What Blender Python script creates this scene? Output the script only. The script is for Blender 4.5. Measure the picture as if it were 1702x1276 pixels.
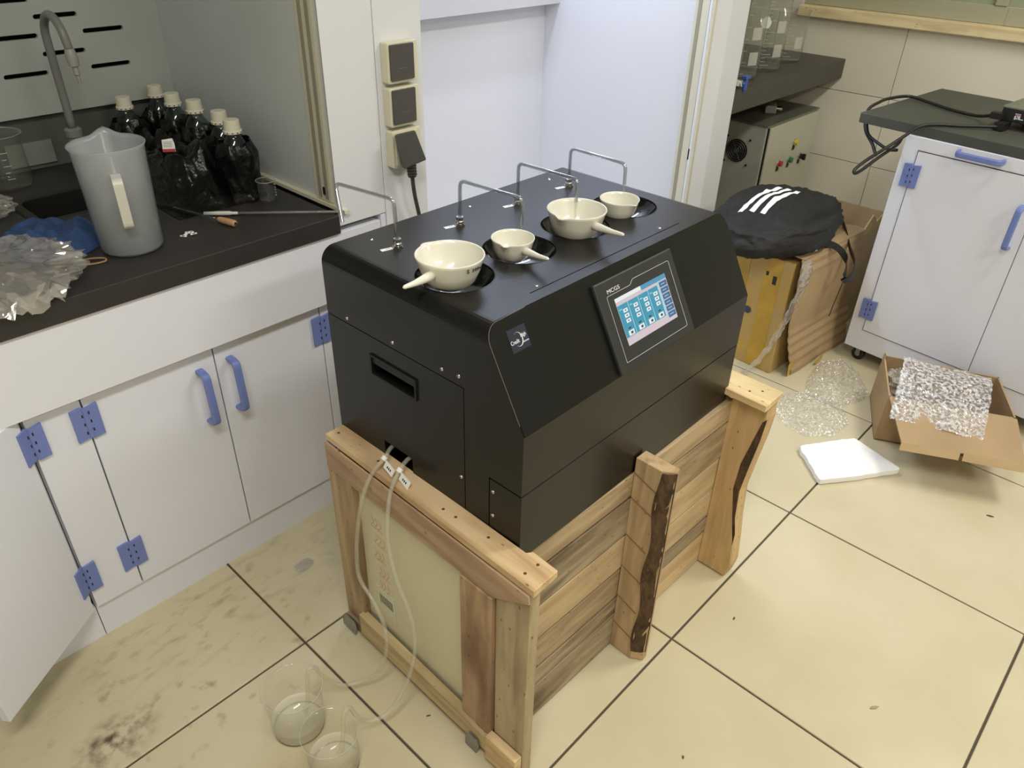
import bpy, bmesh, math, random
from mathutils import Vector, Matrix, noise
random.seed(7)
S = bpy.context.scene
COL = S.collection
for o in list(bpy.data.objects): bpy.data.objects.remove(o)

# ---------------------------------------------------------------- camera, world, lights, exposure
cam_d = bpy.data.cameras.new('camera'); cam = bpy.data.objects.new('camera', cam_d); COL.objects.link(cam)
cam_d.sensor_fit = 'HORIZONTAL'; cam_d.sensor_width = 36.0; cam_d.lens = 1267.9 / 1702 * 36.0
cam_d.clip_start = 0.02
R = Matrix.Rotation(-0.8296, 3, 'Z') @ Matrix.Rotation(0.9907, 3, 'X') @ Matrix.Rotation(0.0260, 3, 'Z')
cam.matrix_world = Matrix.Translation((-1.126, -0.504, 1.466)) @ R.to_4x4()
S.camera = cam
S.view_settings.view_transform = 'Standard'; S.view_settings.look = 'None'
S.view_settings.gamma = 1.0; S.view_settings.use_curve_mapping = False
S.view_settings.exposure = 0.0
S.cycles.transparent_max_bounces = 48
w = bpy.data.worlds.new('world'); S.world = w; w.use_nodes = True
w.node_tree.nodes['Background'].inputs[0].default_value = (0.75, 0.85, 0.8, 1)
w.node_tree.nodes['Background'].inputs[1].default_value = 0.25

def area(name, loc, size, power, color, target=None, sy=None):
    d = bpy.data.lights.new(name, 'AREA'); d.energy = power; d.color = color
    d.shape = 'RECTANGLE'; d.size = size; d.size_y = sy or size
    o = bpy.data.objects.new(name, d); COL.objects.link(o); o.location = loc
    if target is not None:
        o.rotation_euler = (Vector(target) - Vector(loc)).to_track_quat('-Z', 'Y').to_euler()
    return o
WARM = (1.0, 0.973, 0.92)
LAMPS = [(1.35, -0.75, 2.74, 36), (-1.35, -0.60, 2.74, 37), (0.0, -2.3, 2.74, 37)]  # second lamp is an added fill for the cupboard side
for x, y, z, e in LAMPS: area('ceiling_or_fill_lamp_light', (x, y, z), 1.15, e, WARM, sy=0.28)
area('hood_lamp_light', (0.80, 1.33, 2.24), 0.9, 19, (0.80, 0.87, 1.0), sy=0.14)

# ---------------------------------------------------------------- materials
def lin(c):
    return tuple(((v / 255) / 12.92 if v / 255 <= .04045 else ((v / 255 + .055) / 1.055) ** 2.4) for v in c) + (1,)
MATS = {}
def node(nt, t, **k):
    n = nt.nodes.new(t)
    for a, b in k.items(): setattr(n, a, b)
    return n
def mat(name, col, rough=.5, metal=0., var=0., vscale=8., bump=0., bscale=60., spec=.5, trans=0., ior=1.45, emit=0., coord='Object', bdist=.002, coat=0., col2=None, stretch=None):
    if name in MATS: return MATS[name]
    m = bpy.data.materials.new(name); m.use_nodes = True; nt = m.node_tree; b = nt.nodes['Principled BSDF']
    c = lin(col); b.inputs['Base Color'].default_value = c
    b.inputs['Roughness'].default_value = rough; b.inputs['Metallic'].default_value = metal
    b.inputs['Specular IOR Level'].default_value = spec; b.inputs['IOR'].default_value = ior
    b.inputs['Transmission Weight'].default_value = trans; b.inputs['Coat Weight'].default_value = coat
    if emit: b.inputs['Emission Color'].default_value = c; b.inputs['Emission Strength'].default_value = emit
    tc = node(nt, 'ShaderNodeTexCoord'); src = tc.outputs[coord]
    if stretch:
        mp = node(nt, 'ShaderNodeMapping'); mp.inputs['Scale'].default_value = stretch
        nt.links.new(src, mp.inputs[0]); src = mp.outputs[0]
    if var or col2:
        n = node(nt, 'ShaderNodeTexNoise'); n.inputs['Scale'].default_value = vscale; n.inputs['Detail'].default_value = 5
        nt.links.new(src, n.inputs['Vector'])
        r = node(nt, 'ShaderNodeValToRGB')
        d = lin(col2) if col2 else tuple(v * (1 - var) for v in c[:3]) + (1,)
        r.color_ramp.elements[0].position = .32; r.color_ramp.elements[1].position = .68
        r.color_ramp.elements[0].color = d; r.color_ramp.elements[1].color = c
        nt.links.new(n.outputs['Fac'], r.inputs[0]); nt.links.new(r.outputs[0], b.inputs['Base Color'])
    if bump:
        n2 = node(nt, 'ShaderNodeTexNoise'); n2.inputs['Scale'].default_value = bscale; n2.inputs['Detail'].default_value = 4
        nt.links.new(src, n2.inputs['Vector'])
        bp = node(nt, 'ShaderNodeBump'); bp.inputs['Strength'].default_value = bump; bp.inputs['Distance'].default_value = bdist
        nt.links.new(n2.outputs['Fac'], bp.inputs['Height']); nt.links.new(bp.outputs[0], b.inputs['Normal'])
    MATS[name] = m; return m
def thin(name, tint=(235, 240, 238), body=0.04, rough=.03, edge=1.0, bump=0., bscale=80., bodycol=(230, 230, 225), spot=None, base=0.):
    """thin clear sheet: transparent + fresnel gloss + a little milky body"""
    if name in MATS: return MATS[name]
    m = bpy.data.materials.new(name); m.use_nodes = True; nt = m.node_tree; nt.nodes.clear()
    out = node(nt, 'ShaderNodeOutputMaterial'); tr = node(nt, 'ShaderNodeBsdfTransparent'); tr.inputs[0].default_value = lin(tint)
    gl = node(nt, 'ShaderNodeBsdfPrincipled'); gl.inputs['Base Color'].default_value = lin(bodycol); gl.inputs['Roughness'].default_value = .25
    gs = node(nt, 'ShaderNodeBsdfGlossy'); gs.inputs['Roughness'].default_value = rough
    lw = node(nt, 'ShaderNodeLayerWeight'); lw.inputs['Blend'].default_value = .32
    mu = node(nt, 'ShaderNodeMath', operation='MULTIPLY'); mu.inputs[1].default_value = edge
    m1 = node(nt, 'ShaderNodeMixShader'); m2 = node(nt, 'ShaderNodeMixShader'); m1.inputs[0].default_value = body
    gg = node(nt, 'ShaderNodeNewGeometry'); fr = node(nt, 'ShaderNodeMath', operation='SUBTRACT'); fr.inputs[0].default_value = 1.
    nt.links.new(gg.outputs['Backfacing'], fr.inputs[1]); mb = node(nt, 'ShaderNodeMath', operation='MULTIPLY')
    nt.links.new(lw.outputs['Fresnel'], mu.inputs[0]); nt.links.new(mu.outputs[0], mb.inputs[0]); nt.links.new(fr.outputs[0], mb.inputs[1])
    ad = node(nt, 'ShaderNodeMath', operation='ADD'); ad.inputs[1].default_value = base; nt.links.new(mb.outputs[0], ad.inputs[0]); nt.links.new(ad.outputs[0], m2.inputs[0])
    nt.links.new(tr.outputs[0], m1.inputs[1]); nt.links.new(gl.outputs[0], m1.inputs[2])
    nt.links.new(m1.outputs[0], m2.inputs[1]); nt.links.new(gs.outputs[0], m2.inputs[2]); nt.links.new(m2.outputs[0], out.inputs[0])
    if bump:
        tc = node(nt, 'ShaderNodeTexCoord'); v = node(nt, 'ShaderNodeTexVoronoi'); v.inputs['Scale'].default_value = bscale
        v.feature = 'SMOOTH_F1'
        nt.links.new(tc.outputs['Object'], v.inputs['Vector'])
        bp = node(nt, 'ShaderNodeBump'); bp.inputs['Strength'].default_value = bump; bp.inputs['Distance'].default_value = .004
        nt.links.new(v.outputs['Distance'], bp.inputs['Height'])
        for n_ in (gl, gs, lw): nt.links.new(bp.outputs[0], n_.inputs['Normal'])
        if spot:
            r = node(nt, 'ShaderNodeMapRange'); r.inputs['From Min'].default_value = .25; r.inputs['From Max'].default_value = .6
            r.inputs['To Min'].default_value = body * .5; r.inputs['To Max'].default_value = spot
            nt.links.new(v.outputs['Distance'], r.inputs['Value']); nt.links.new(r.outputs[0], m1.inputs[0])
    MATS[name] = m; return m
def wood(name, c1, c2, axis, rough=.65, contrast=1.0, dirt=(92, 74, 50), dirtamt=.25):
    if name in MATS: return MATS[name]
    m = bpy.data.materials.new(name); m.use_nodes = True; nt = m.node_tree; b = nt.nodes['Principled BSDF']
    b.inputs['Roughness'].default_value = rough; b.inputs['Specular IOR Level'].default_value = .3
    tc = node(nt, 'ShaderNodeTexCoord'); oi = node(nt, 'ShaderNodeObjectInfo')
    vm = node(nt, 'ShaderNodeVectorMath', operation='ADD'); sc = node(nt, 'ShaderNodeMath', operation='MULTIPLY'); sc.inputs[1].default_value = 37.
    nt.links.new(oi.outputs['Random'], sc.inputs[0]); nt.links.new(tc.outputs['Object'], vm.inputs[0]); nt.links.new(sc.outputs[0], vm.inputs[1])
    mp = node(nt, 'ShaderNodeMapping'); s = [30., 30., 30.]; s[axis] = 3.0; mp.inputs['Scale'].default_value = s
    nt.links.new(vm.outputs[0], mp.inputs[0])
    n = node(nt, 'ShaderNodeTexNoise'); n.inputs['Scale'].default_value = 1.3; n.inputs['Detail'].default_value = 6; n.inputs['Distortion'].default_value = .6
    nt.links.new(mp.outputs[0], n.inputs['Vector'])
    r = node(nt, 'ShaderNodeValToRGB'); r.color_ramp.elements[0].position = .22; r.color_ramp.elements[1].position = .62
    r.color_ramp.elements[0].color = lin(c2); r.color_ramp.elements[1].color = lin(c1)
    nt.links.new(n.outputs['Fac'], r.inputs[0])
    # broad stains
    n3 = node(nt, 'ShaderNodeTexNoise'); n3.inputs['Scale'].default_value = 7.; n3.inputs['Detail'].default_value = 5
    mp3 = node(nt, 'ShaderNodeMapping'); s3 = [1.6, 1.6, 1.6]; s3[axis] = .55; mp3.inputs['Scale'].default_value = s3
    nt.links.new(vm.outputs[0], mp3.inputs[0]); nt.links.new(mp3.outputs[0], n3.inputs['Vector'])
    r3 = node(nt, 'ShaderNodeMapRange'); r3.inputs['From Min'].default_value = .50; r3.inputs['From Max'].default_value = .70; r3.inputs['To Max'].default_value = dirtamt * 2.2
    nt.links.new(n3.outputs['Fac'], r3.inputs['Value'])
    mx = node(nt, 'ShaderNodeMixRGB'); nt.links.new(r3.outputs[0], mx.inputs[0]); nt.links.new(r.outputs[0], mx.inputs[1]); mx.inputs[2].default_value = lin(dirt)
    # knots
    vo = node(nt, 'ShaderNodeTexVoronoi'); mp4 = node(nt, 'ShaderNodeMapping'); s4 = [11., 11., 11.]; s4[axis] = 5.; mp4.inputs['Scale'].default_value = s4
    nt.links.new(vm.outputs[0], mp4.inputs[0]); nt.links.new(mp4.outputs[0], vo.inputs['Vector'])
    rk = node(nt, 'ShaderNodeMapRange'); rk.inputs['From Min'].default_value = .05; rk.inputs['From Max'].default_value = .13; rk.inputs['To Min'].default_value = .75; rk.inputs['To Max'].default_value = 0.
    nt.links.new(vo.outputs['Distance'], rk.inputs['Value'])
    mk = node(nt, 'ShaderNodeMixRGB'); nt.links.new(rk.outputs[0], mk.inputs[0]); nt.links.new(mx.outputs[0], mk.inputs[1]); mk.inputs[2].default_value = lin((78, 56, 34))
    # per-board tone
    hs = node(nt, 'ShaderNodeHueSaturation'); mr = node(nt, 'ShaderNodeMapRange'); mr.inputs['To Min'].default_value = .82; mr.inputs['To Max'].default_value = 1.14
    hs.inputs['Saturation'].default_value = .88
    nt.links.new(oi.outputs['Random'], mr.inputs['Value']); nt.links.new(mr.outputs[0], hs.inputs['Value']); nt.links.new(mk.outputs[0], hs.inputs['Color'])
    nt.links.new(hs.outputs[0], b.inputs['Base Color'])
    bp = node(nt, 'ShaderNodeBump'); bp.inputs['Strength'].default_value = .35; bp.inputs['Distance'].default_value = .002
    nt.links.new(n.outputs['Fac'], bp.inputs['Height']); nt.links.new(bp.outputs[0], b.inputs['Normal'])
    MATS[name] = m; return m

M_black = mat('black_powder_coat', (20, 20, 19), .31, var=.06, vscale=30, bump=.08, bscale=900, bdist=.0003, spec=.45)
M_dark = mat('dark_void', (9, 9, 9), .7)
M_gloss = mat('gloss_black_dish', (14, 15, 16), .12, spec=.6)
M_white = mat('cabinet_white', (222, 224, 233), .42, var=.03, vscale=3)
M_hoodw = mat('hood_white', (221, 223, 227), .4, var=.03, vscale=3)
M_hoodin = mat('hood_liner', (215, 216, 222), .45, var=.02, vscale=3)
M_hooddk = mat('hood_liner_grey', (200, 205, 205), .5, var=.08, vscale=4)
M_baffle = mat('baffle_grey', (172, 176, 170), .5, var=.06, vscale=6)
M_blue = mat('blue_plastic', (112, 128, 188), .4, var=.06, vscale=20)
M_top = mat('black_worktop', (50, 47, 46), .48, var=.12, vscale=14, bump=.08, bscale=300, bdist=.0005)
M_cer = mat('glazed_ceramic', (224, 221, 206), .16, spec=.6, coat=.3)
M_chrome = mat('polished_steel', (205, 205, 205), .18, metal=1.)
M_steel = mat('zinc_steel', (150, 152, 155), .38, metal=.8, var=.2, vscale=40)
M_glass = thin('clear_glass', tint=(250, 251, 250), body=.015, edge=1.1)
M_glass2 = thin('laboratory_glass', tint=(254, 254, 253), body=.012, edge=1.)
M_glass3 = thin('heavy_glass', tint=(250, 251, 249), body=.02, edge=1.0)
M_water = thin('water_in_beaker', tint=(254, 254, 252), body=.03, edge=.9, bodycol=(250, 248, 235))
M_sil = thin('silicone_tubing', tint=(246, 246, 240), body=.22, edge=.6, rough=.2, bodycol=(225, 222, 208))
M_pp = thin('milky_polypropylene', tint=(240, 242, 243), body=.42, edge=.5, rough=.25, bodycol=(196, 200, 203))
M_bub = thin('bubble_wrap_film', tint=(252, 252, 250), body=.22, edge=1.2, rough=.1, bump=1., bscale=105., bodycol=(242, 240, 236), spot=.62, base=.10)
M_film = thin('crinkled_film', tint=(250, 250, 248), body=.13, edge=1.2, rough=.07, bump=1., bscale=30., bodycol=(236, 230, 226), base=.14)
M_card = mat('cardboard', (170, 144, 108), .8, var=.12, vscale=10, bump=.1, bscale=120)
M_card2 = mat('cardboard_light', (186, 162, 122), .8, var=.14, vscale=7)
M_cardin = mat('cardboard_inner', (150, 122, 88), .85, var=.12, vscale=10)
M_tape = mat('yellow_tape_wrap', (186, 154, 78), .38, col2=(176, 150, 104), vscale=11, bump=.5, bscale=24, bdist=.01)
M_foam = mat('white_foam', (240, 240, 238), .9, bump=.6, bscale=260, bdist=.002)
M_cloth = mat('blue_cloth', (50, 76, 120), .9, var=.3, vscale=60, bump=.4, bscale=300)
M_fabric = mat('black_fabric', (30, 29, 28), .7, var=.25, vscale=12, bump=.8, bscale=11, bdist=.02, stretch=(.6, 1.6, 1.6))
M_bag = mat('black_bin_liner', (12, 12, 12), .26, bump=.9, bscale=26, bdist=.01, spec=.4)
M_cap = mat('cream_cap', (214, 211, 190), .45)
M_paper = mat('paper_white', (236, 236, 232), .7)
M_red = mat('print_red', (178, 52, 62), .6)
M_ink = mat('print_dark', (40, 40, 42), .7)
M_cream = mat('cream_plastic', (214, 210, 186), .4)
M_sock = mat('dark_socket_cover', (78, 76, 74), .35)
M_plug = mat('plug_grey', (62, 62, 60), .45)
M_track = mat('cream_track', (206, 203, 182), .4)
M_tgrey = mat('track_grey', (150, 147, 130), .5)
M_faucet = mat('grey_coated_pipe', (122, 124, 118), .38)
M_slot = mat('slot_dark', (30, 30, 28), .8)
M_rub = mat('black_rubber', (28, 27, 26), .5)
M_sil2 = mat('print_silver', (214, 216, 220), .5)
M_logo = mat('logo_plate', (40, 42, 58), .4)
M_ebox = mat('grey_sheet_steel', (176, 178, 164), .4, metal=.1, var=.1, vscale=5)
M_eboxf = mat('beige_front', (186, 184, 164), .45)
M_bframe = mat('hmi_bezel', (44, 46, 46), .45, var=.05, vscale=40)

def emi(name, col, s=1.0):
    if name in MATS: return MATS[name]
    m = mat(name, col, .3, emit=s); m.node_tree.nodes['Principled BSDF'].inputs['Base Color'].default_value = (0.02, .02, .02, 1)
    return m

# ---------------------------------------------------------------- mesh helpers
def me_from(bm, name, mats, smooth=False):
    bmesh.ops.recalc_face_normals(bm, faces=bm.faces)
    me = bpy.data.meshes.new(name); bm.to_mesh(me); bm.free()
    for m in (mats if isinstance(mats, (list, tuple)) else [mats]): me.materials.append(m)
    if smooth: me.shade_smooth()
    return me
def add(name, me, parent=None, **props):
    o = bpy.data.objects.new(name, me); COL.objects.link(o)
    if parent: o.parent = parent
    for k, v in props.items(): o[k] = v
    return o
def obj(name, bm, mats, parent=None, smooth=False, bevel=0., auto=True, **props):
    o = add(name, me_from(bm, name, mats, smooth), parent, **props)
    if bevel:
        md = o.modifiers.new('bevel', 'BEVEL'); md.width = bevel; md.segments = 2; md.limit_method = 'ANGLE'; md.angle_limit = math.radians(40)
        md.harden_normals = False
    return o
def thing(name, label, cat, loc=(0, 0, 0), rz=0., group=None):
    o = bpy.data.objects.new(name, None); COL.objects.link(o); o.location = loc; o.rotation_euler = (0, 0, rz)
    o.empty_display_size = .05; o['label'] = label; o['category'] = cat
    if group: o['group'] = group
    return o
def tag(o, label, cat, group=None):
    o['label'] = label; o['category'] = cat
    if group: o['group'] = group
    return o
def B(): return bmesh.new()
def bx(bm, x0, x1, y0, y1, z0, z1, mi=0):
    vs = [bm.verts.new((x, y, z)) for x in (x0, x1) for y in (y0, y1) for z in (z0, z1)]
    for f in ((0, 1, 3, 2), (4, 6, 7, 5), (0, 4, 5, 1), (2, 3, 7, 6), (0, 2, 6, 4), (1, 5, 7, 3)):
        bm.faces.new([vs[i] for i in f]).material_index = mi
    return vs
def box(name, d, m, parent=None, bevel=.0, **p):
    bm = B(); bx(bm, *d); return obj(name, bm, m, parent, bevel=bevel, **p)
def prism(bm, poly, axis, a, b, mi=0):
    """poly: 2D points; axis 0: (y,z) extruded in x; 1: (x,z) in y; 2: (x,y) in z"""
    def P(p, t): return {0: (t, p[0], p[1]), 1: (p[0], t, p[1]), 2: (p[0], p[1], t)}[axis]
    lo = [bm.verts.new(P(p, a)) for p in poly]; hi = [bm.verts.new(P(p, b)) for p in poly]
    n = len(poly); bm.faces.new(lo).material_index = mi; bm.faces.new(hi[::-1]).material_index = mi
    for i in range(n): bm.faces.new((lo[i], hi[i], hi[(i + 1) % n], lo[(i + 1) % n])).material_index = mi
def lathe(bm, prof, n=28, c=(0, 0, 0), mi=0, cap=False):
    rings = []
    for r, z in prof:
        rings.append([bm.verts.new((c[0] + r * math.cos(2 * math.pi * k / n), c[1] + r * math.sin(2 * math.pi * k / n), c[2] + z)) for k in range(n)] if r > 1e-6
                     else [bm.verts.new((c[0], c[1], c[2] + z))])
    for a, b in zip(rings, rings[1:]):
        for k in range(n):
            q = [a[k % len(a)], a[(k + 1) % len(a)], b[(k + 1) % len(b)], b[k % len(b)]]
            u = []
            for v in q:
                if v not in u: u.append(v)
            if len(u) > 2:
                bm.faces.new(u).material_index = mi
    if cap:
        for r_ in (rings[0], rings[-1]):
            if len(r_) > 2: bm.faces.new(r_).material_index = mi
    return rings
def smooth_path(pts, k=6):
    P = [Vector(p) for p in pts]; out = []
    for i in range(len(P) - 1):
        p0 = P[max(i - 1, 0)]; p1 = P[i]; p2 = P[i + 1]; p3 = P[min(i + 2, len(P) - 1)]
        for j in range(k):
            t = j / k
            out.append(.5 * ((2 * p1) + (p2 - p0) * t + (2 * p0 - 5 * p1 + 4 * p2 - p3) * t * t + (3 * p1 - p0 - 3 * p2 + p3) * t ** 3))
    out.append(P[-1]); return out
def corner_path(pts, r, k=5):
    P = [Vector(p) for p in pts]; out = [P[0]]
    for i in range(1, len(P) - 1):
        a = P[i] + (P[i - 1] - P[i]).normalized() * r; b = P[i] + (P[i + 1] - P[i]).normalized() * r
        for j in range(k + 1):
            t = j / k; out.append(a * (1 - t) ** 2 + P[i] * 2 * t * (1 - t) + b * t * t)
    out.append(P[-1]); return out
def tube(bm, pts, r, n=10, mi=0, cap=True, flat=None):
    P = [Vector(p) for p in pts]; rings = []
    up = Vector((0, 0, 1)); t0 = (P[1] - P[0]).normalized()
    nx = t0.cross(up)
    if nx.length < .1: nx = t0.cross(Vector((1, 0, 0)))
    nx.normalize()
    for i, p in enumerate(P):
        t = (P[min(i + 1, len(P) - 1)] - P[max(i - 1, 0)]).normalized()
        nx = (nx - t * nx.dot(t)).normalized(); ny = t.cross(nx)
        rr = r(i / (len(P) - 1)) if callable(r) else r
        fx = flat or 1.
        rings.append([bm.verts.new(p + nx * math.cos(2 * math.pi * k / n) * rr + ny * math.sin(2 * math.pi * k / n) * rr * fx) for k in range(n)])
    for a, b in zip(rings, rings[1:]):
        for k in range(n): bm.faces.new((a[k], a[(k + 1) % n], b[(k + 1) % n], b[k])).material_index = mi
    if cap:
        bm.faces.new(rings[0]).material_index = mi; bm.faces.new(rings[-1][::-1]).material_index = mi
def cyl(bm, p0, p1, r, n=16, mi=0): tube(bm, [p0, (Vector(p0) + Vector(p1)) / 2, p1], r, n, mi)
def rounded(pts_w, pts_h, r, n=5, cx=0, cy=0):
    out = []
    for qx, qy, a0 in ((1, 1, 0), (-1, 1, 90), (-1, -1, 180), (1, -1, 270)):
        for j in range(n + 1):
            a = math.radians(a0 + 90 * j / n)
            out.append((cx + qx * (pts_w / 2 - r) + r * math.cos(a), cy + qy * (pts_h / 2 - r) + r * math.sin(a)))
    return out
def boolean(o, cutters):
    """cut real holes: cutters are bmeshes"""
    bm = B()
    for c in cutters:
        tmp = bpy.data.meshes.new('t'); bmesh.ops.recalc_face_normals(c, faces=c.faces); c.to_mesh(tmp); c.free(); bm.from_mesh(tmp); bpy.data.meshes.remove(tmp)
    me = bpy.data.meshes.new('cut'); bm.to_mesh(me); bm.free()
    co = bpy.data.objects.new('cut', me); COL.objects.link(co)
    if o.parent: co.parent = o.parent
    md = o.modifiers.new('b', 'BOOLEAN'); md.operation = 'DIFFERENCE'; md.solver = 'EXACT'; md.object = co; md.use_self = True
    bpy.context.view_layer.update()
    dg = bpy.context.evaluated_depsgraph_get()
    nm = bpy.data.meshes.new_from_object(o.evaluated_get(dg)); old = o.data
    o.modifiers.clear(); o.data = nm; bpy.data.meshes.remove(old)
    bpy.data.objects.remove(co); bpy.data.meshes.remove(me)
def cbox(*d): b = B(); bx(b, *d); return b
def text_mesh(name, s, size, m, parent, mw, bold=0.0, extr=.0003, sx=1.0, **p):
    cu = bpy.data.curves.new(name, 'FONT'); cu.body = s; cu.size = size; cu.align_x = 'LEFT'; cu.extrude = extr; cu.offset = bold
    t = bpy.data.objects.new(name, cu); COL.objects.link(t); bpy.context.view_layer.update()
    me = bpy.data.meshes.new_from_object(t.evaluated_get(bpy.context.evaluated_depsgraph_get()))
    bpy.data.objects.remove(t); bpy.data.curves.remove(cu)
    me.transform(Matrix.Diagonal((sx, 1, 1, 1))); me.transform(mw); me.materials.clear(); me.materials.append(m)
    return add(name, me, parent, **p)
def frame_mw(o, ex, ey):
    ex = Vector(ex).normalized(); ey = Vector(ey).normalized(); ez = ex.cross(ey)
    m = Matrix((ex, ey, ez)).transposed().to_4x4(); m.translation = Vector(o); return m
def structure(o): o['kind'] = 'structure'; return o
def copy_tree(o, parent=None):
    c = o.copy(); COL.objects.link(c); c.parent = parent
    for ch in list(o.children): copy_tree(ch, c)
    return c

# ================================================================ SETTING
TS = .6
M_tile = bpy.data.materials.new('floor_tile'); M_tile.use_nodes = True
nt = M_tile.node_tree; pb = nt.nodes['Principled BSDF']; pb.inputs['Roughness'].default_value = .3; pb.inputs['Specular IOR Level'].default_value = .4
ge = node(nt, 'ShaderNodeNewGeometry')
def chain_noise(nt, src, scale, lo, hi, tolo=0., tohi=1., detail=5, mp=None):
    if mp:
        q = node(nt, 'ShaderNodeMapping'); q.inputs['Scale'].default_value = mp; nt.links.new(src, q.inputs[0]); src = q.outputs[0]
    n = node(nt, 'ShaderNodeTexNoise'); n.inputs['Scale'].default_value = scale; n.inputs['Detail'].default_value = detail
    nt.links.new(src, n.inputs['Vector'])
    r = node(nt, 'ShaderNodeMapRange'); r.inputs['From Min'].default_value = lo; r.inputs['From Max'].default_value = hi
    r.inputs['To Min'].default_value = tolo; r.inputs['To Max'].default_value = tohi
    nt.links.new(n.outputs['Fac'], r.inputs['Value']); return r.outputs[0]
def mixc(nt, fac, a, b):
    m = node(nt, 'ShaderNodeMixRGB'); nt.links.new(fac, m.inputs[0])
    for i, v in ((1, a), (2, b)):
        if isinstance(v, tuple): m.inputs[i].default_value = v
        else: nt.links.new(v, m.inputs[i])
    return m.outputs[0]
P_ = ge.outputs['Position']
base = mixc(nt, chain_noise(nt, P_, 3.2, .35, .65), lin((194, 184, 151)), lin((203, 194, 164)))
base = mixc(nt, chain_noise(nt, P_, 60, .72, .80, 0, .35), base, lin((150, 138, 108)))
# dirt near the cabinet foot and a dark spill spot: real stains on the tiles
def blob(nt, c, rx, ry):
    s = node(nt, 'ShaderNodeVectorMath', operation='SUBTRACT'); nt.links.new(P_, s.inputs[0]); s.inputs[1].default_value = c
    q = node(nt, 'ShaderNodeVectorMath', operation='MULTIPLY'); nt.links.new(s.outputs[0], q.inputs[0]); q.inputs[1].default_value = (1 / rx, 1 / ry, 0)
    l = node(nt, 'ShaderNodeVectorMath', operation='LENGTH'); nt.links.new(q.outputs[0], l.inputs[0])
    r = node(nt, 'ShaderNodeMapRange'); r.inputs['From Min'].default_value = 1.; r.inputs['From Max'].default_value = 0.; r.clamp = True
    nt.links.new(l.outputs['Value'], r.inputs['Value']); return r.outputs[0]
def mul(nt, a, b):
    m = node(nt, 'ShaderNodeMath', operation='MULTIPLY'); nt.links.new(a, m.inputs[0]); nt.links.new(b, m.inputs[1]); return m.outputs[0]
streak = chain_noise(nt, P_, 16, .52, .70, 0, .55, 9, (1., 2.4, 1.))
base = mixc(nt, mul(nt, blob(nt, (-.70, .84, 0), .62, .20), streak), base, lin((128, 112, 84)))
base = mixc(nt, mul(nt, blob(nt, (-1.0, .67, 0), .10, .07), chain_noise(nt, P_, 34, .42, .7, 0, 1.6)), base, lin((84, 72, 52)))
base = mixc(nt, mul(nt, blob(nt, (-.8, .7, 0), .55, .4), chain_noise(nt, P_, 22, .60, .72, 0, .9)), base, lin((140, 126, 98)))
nt.links.new(base, pb.inputs['Base Color'])
M_grout = mat('floor_joint', (84, 76, 62), .9)
M_wtile = mat('wall_tile_glaze', (230, 224, 206), .35, var=.06, vscale=3)
M_wgrout = mat('wall_joint', (182, 173, 150), .8)
M_wall = mat('painted_wall', (214, 210, 198), .8)

floor = structure(box('floor', (-3.0, 2.72, -3.6, 1.78, -.05, -.004), M_grout))
tb = B(); g = .0027
vs = bx(tb, g, TS - g, g, TS - g, -.012, 0)
bmesh.ops.bevel(tb, geom=[e for e in tb.edges if all(v.co.z > -.001 for v in e.verts)], offset=.0012, segments=1, affect='EDGES')
tile_me = me_from(tb, 'tile', M_tile)
for i in range(-5, 5):
    for j in range(-6, 3):
        if i * TS > 2.7: continue
        t = add('tile', tile_me, floor); t.location = (i * TS, j * TS, 0)
        if i == 4: t.scale = ((2.66 - 4 * TS) / TS, 1, 1)
XW = 2.66
wall_r = structure(box('wall_right', (XW + .008, XW + .12, -3.6, 1.78, 0, .985), M_wgrout))
wt = B(); bx(wt, 0, .010, .0015, .6 - .0015, .0015, .305 - .0015); wme = me_from(wt, 'wall_tile', M_wtile)
for k in range(4):
    for j in range(-3, 3):
        z = -.225 + .305 * k
        t = add('wall_tile', wme, wall_r); t.location = (XW, .70 + j * .6, z)
        if z < 0: t.scale = (1, 1, (.305 + z) / .305); t.location.z = 0
bs = structure(box('baseboard_right', (XW - .012, XW, -3.6, 1.75, 0, .095), mat('brown_skirting', (74, 60, 48), .5)))
tb_ = B(); bx(tb_, XW + .008, XW + .12, -3.6, 1.78, 2.1, 2.8); bx(tb_, XW + .008, XW + .12, 1.2, 1.78, .985, 2.1); structure(obj('wall_right_upper', tb_, M_wall))
structure(box('wall_back', (-3.0, 2.78, 1.78, 1.9, 0, 2.8), M_wall))
structure(box('wall_left', (-3.1, -3.0, -3.6, 1.78, 0, 2.8), M_wall))
structure(box('wall_front', (-3.0, 2.78, -3.7, -3.6, 0, 2.8), M_wall))
structure(box('ceiling', (-3.1, 2.78, -3.7, 1.9, 2.8, 2.9), mat('ceiling_white', (228, 226, 218), .9)))
# window over the tiled wall
M_frame = mat('green_grey_frame', (174, 172, 146), .5, var=.06, vscale=6)
M_pane = thin('window_pane', tint=(214, 222, 196), body=.55, edge=.6, rough=.25, bodycol=(188, 196, 160))  # pale green reflection is put into the pane's milky colour
win = structure(add('window_1', None))
M_sillw = wood('sill_wood', (226, 208, 158), (196, 168, 116), 1, dirtamt=.08)
structure(box('trim_1', (XW - .035, XW + .12, -3.0, 1.2, .985, 1.03), M_sillw, bevel=.004))
b = B(); bx(b, XW + .02, XW + .06, -3.0, 1.2, 1.03, 1.10); bx(b, XW + .02, XW + .06, -3.0, 1.2, 2.04, 2.1)
for y in (1.16, .36, -.44, -1.24, -2.04, -3.0): bx(b, XW + .015, XW + .065, y, y + .045, 1.10, 2.04)
obj('window_frame', b, M_frame, win, bevel=.003)
b = B(); bx(b, XW + .018, XW + .03, .405, 1.15, 1.032, 1.098); bx(b, XW + .018, XW + .03, -.40, .35, 1.032, 1.092)
obj('lower_rail', b, M_frame, win)
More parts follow.
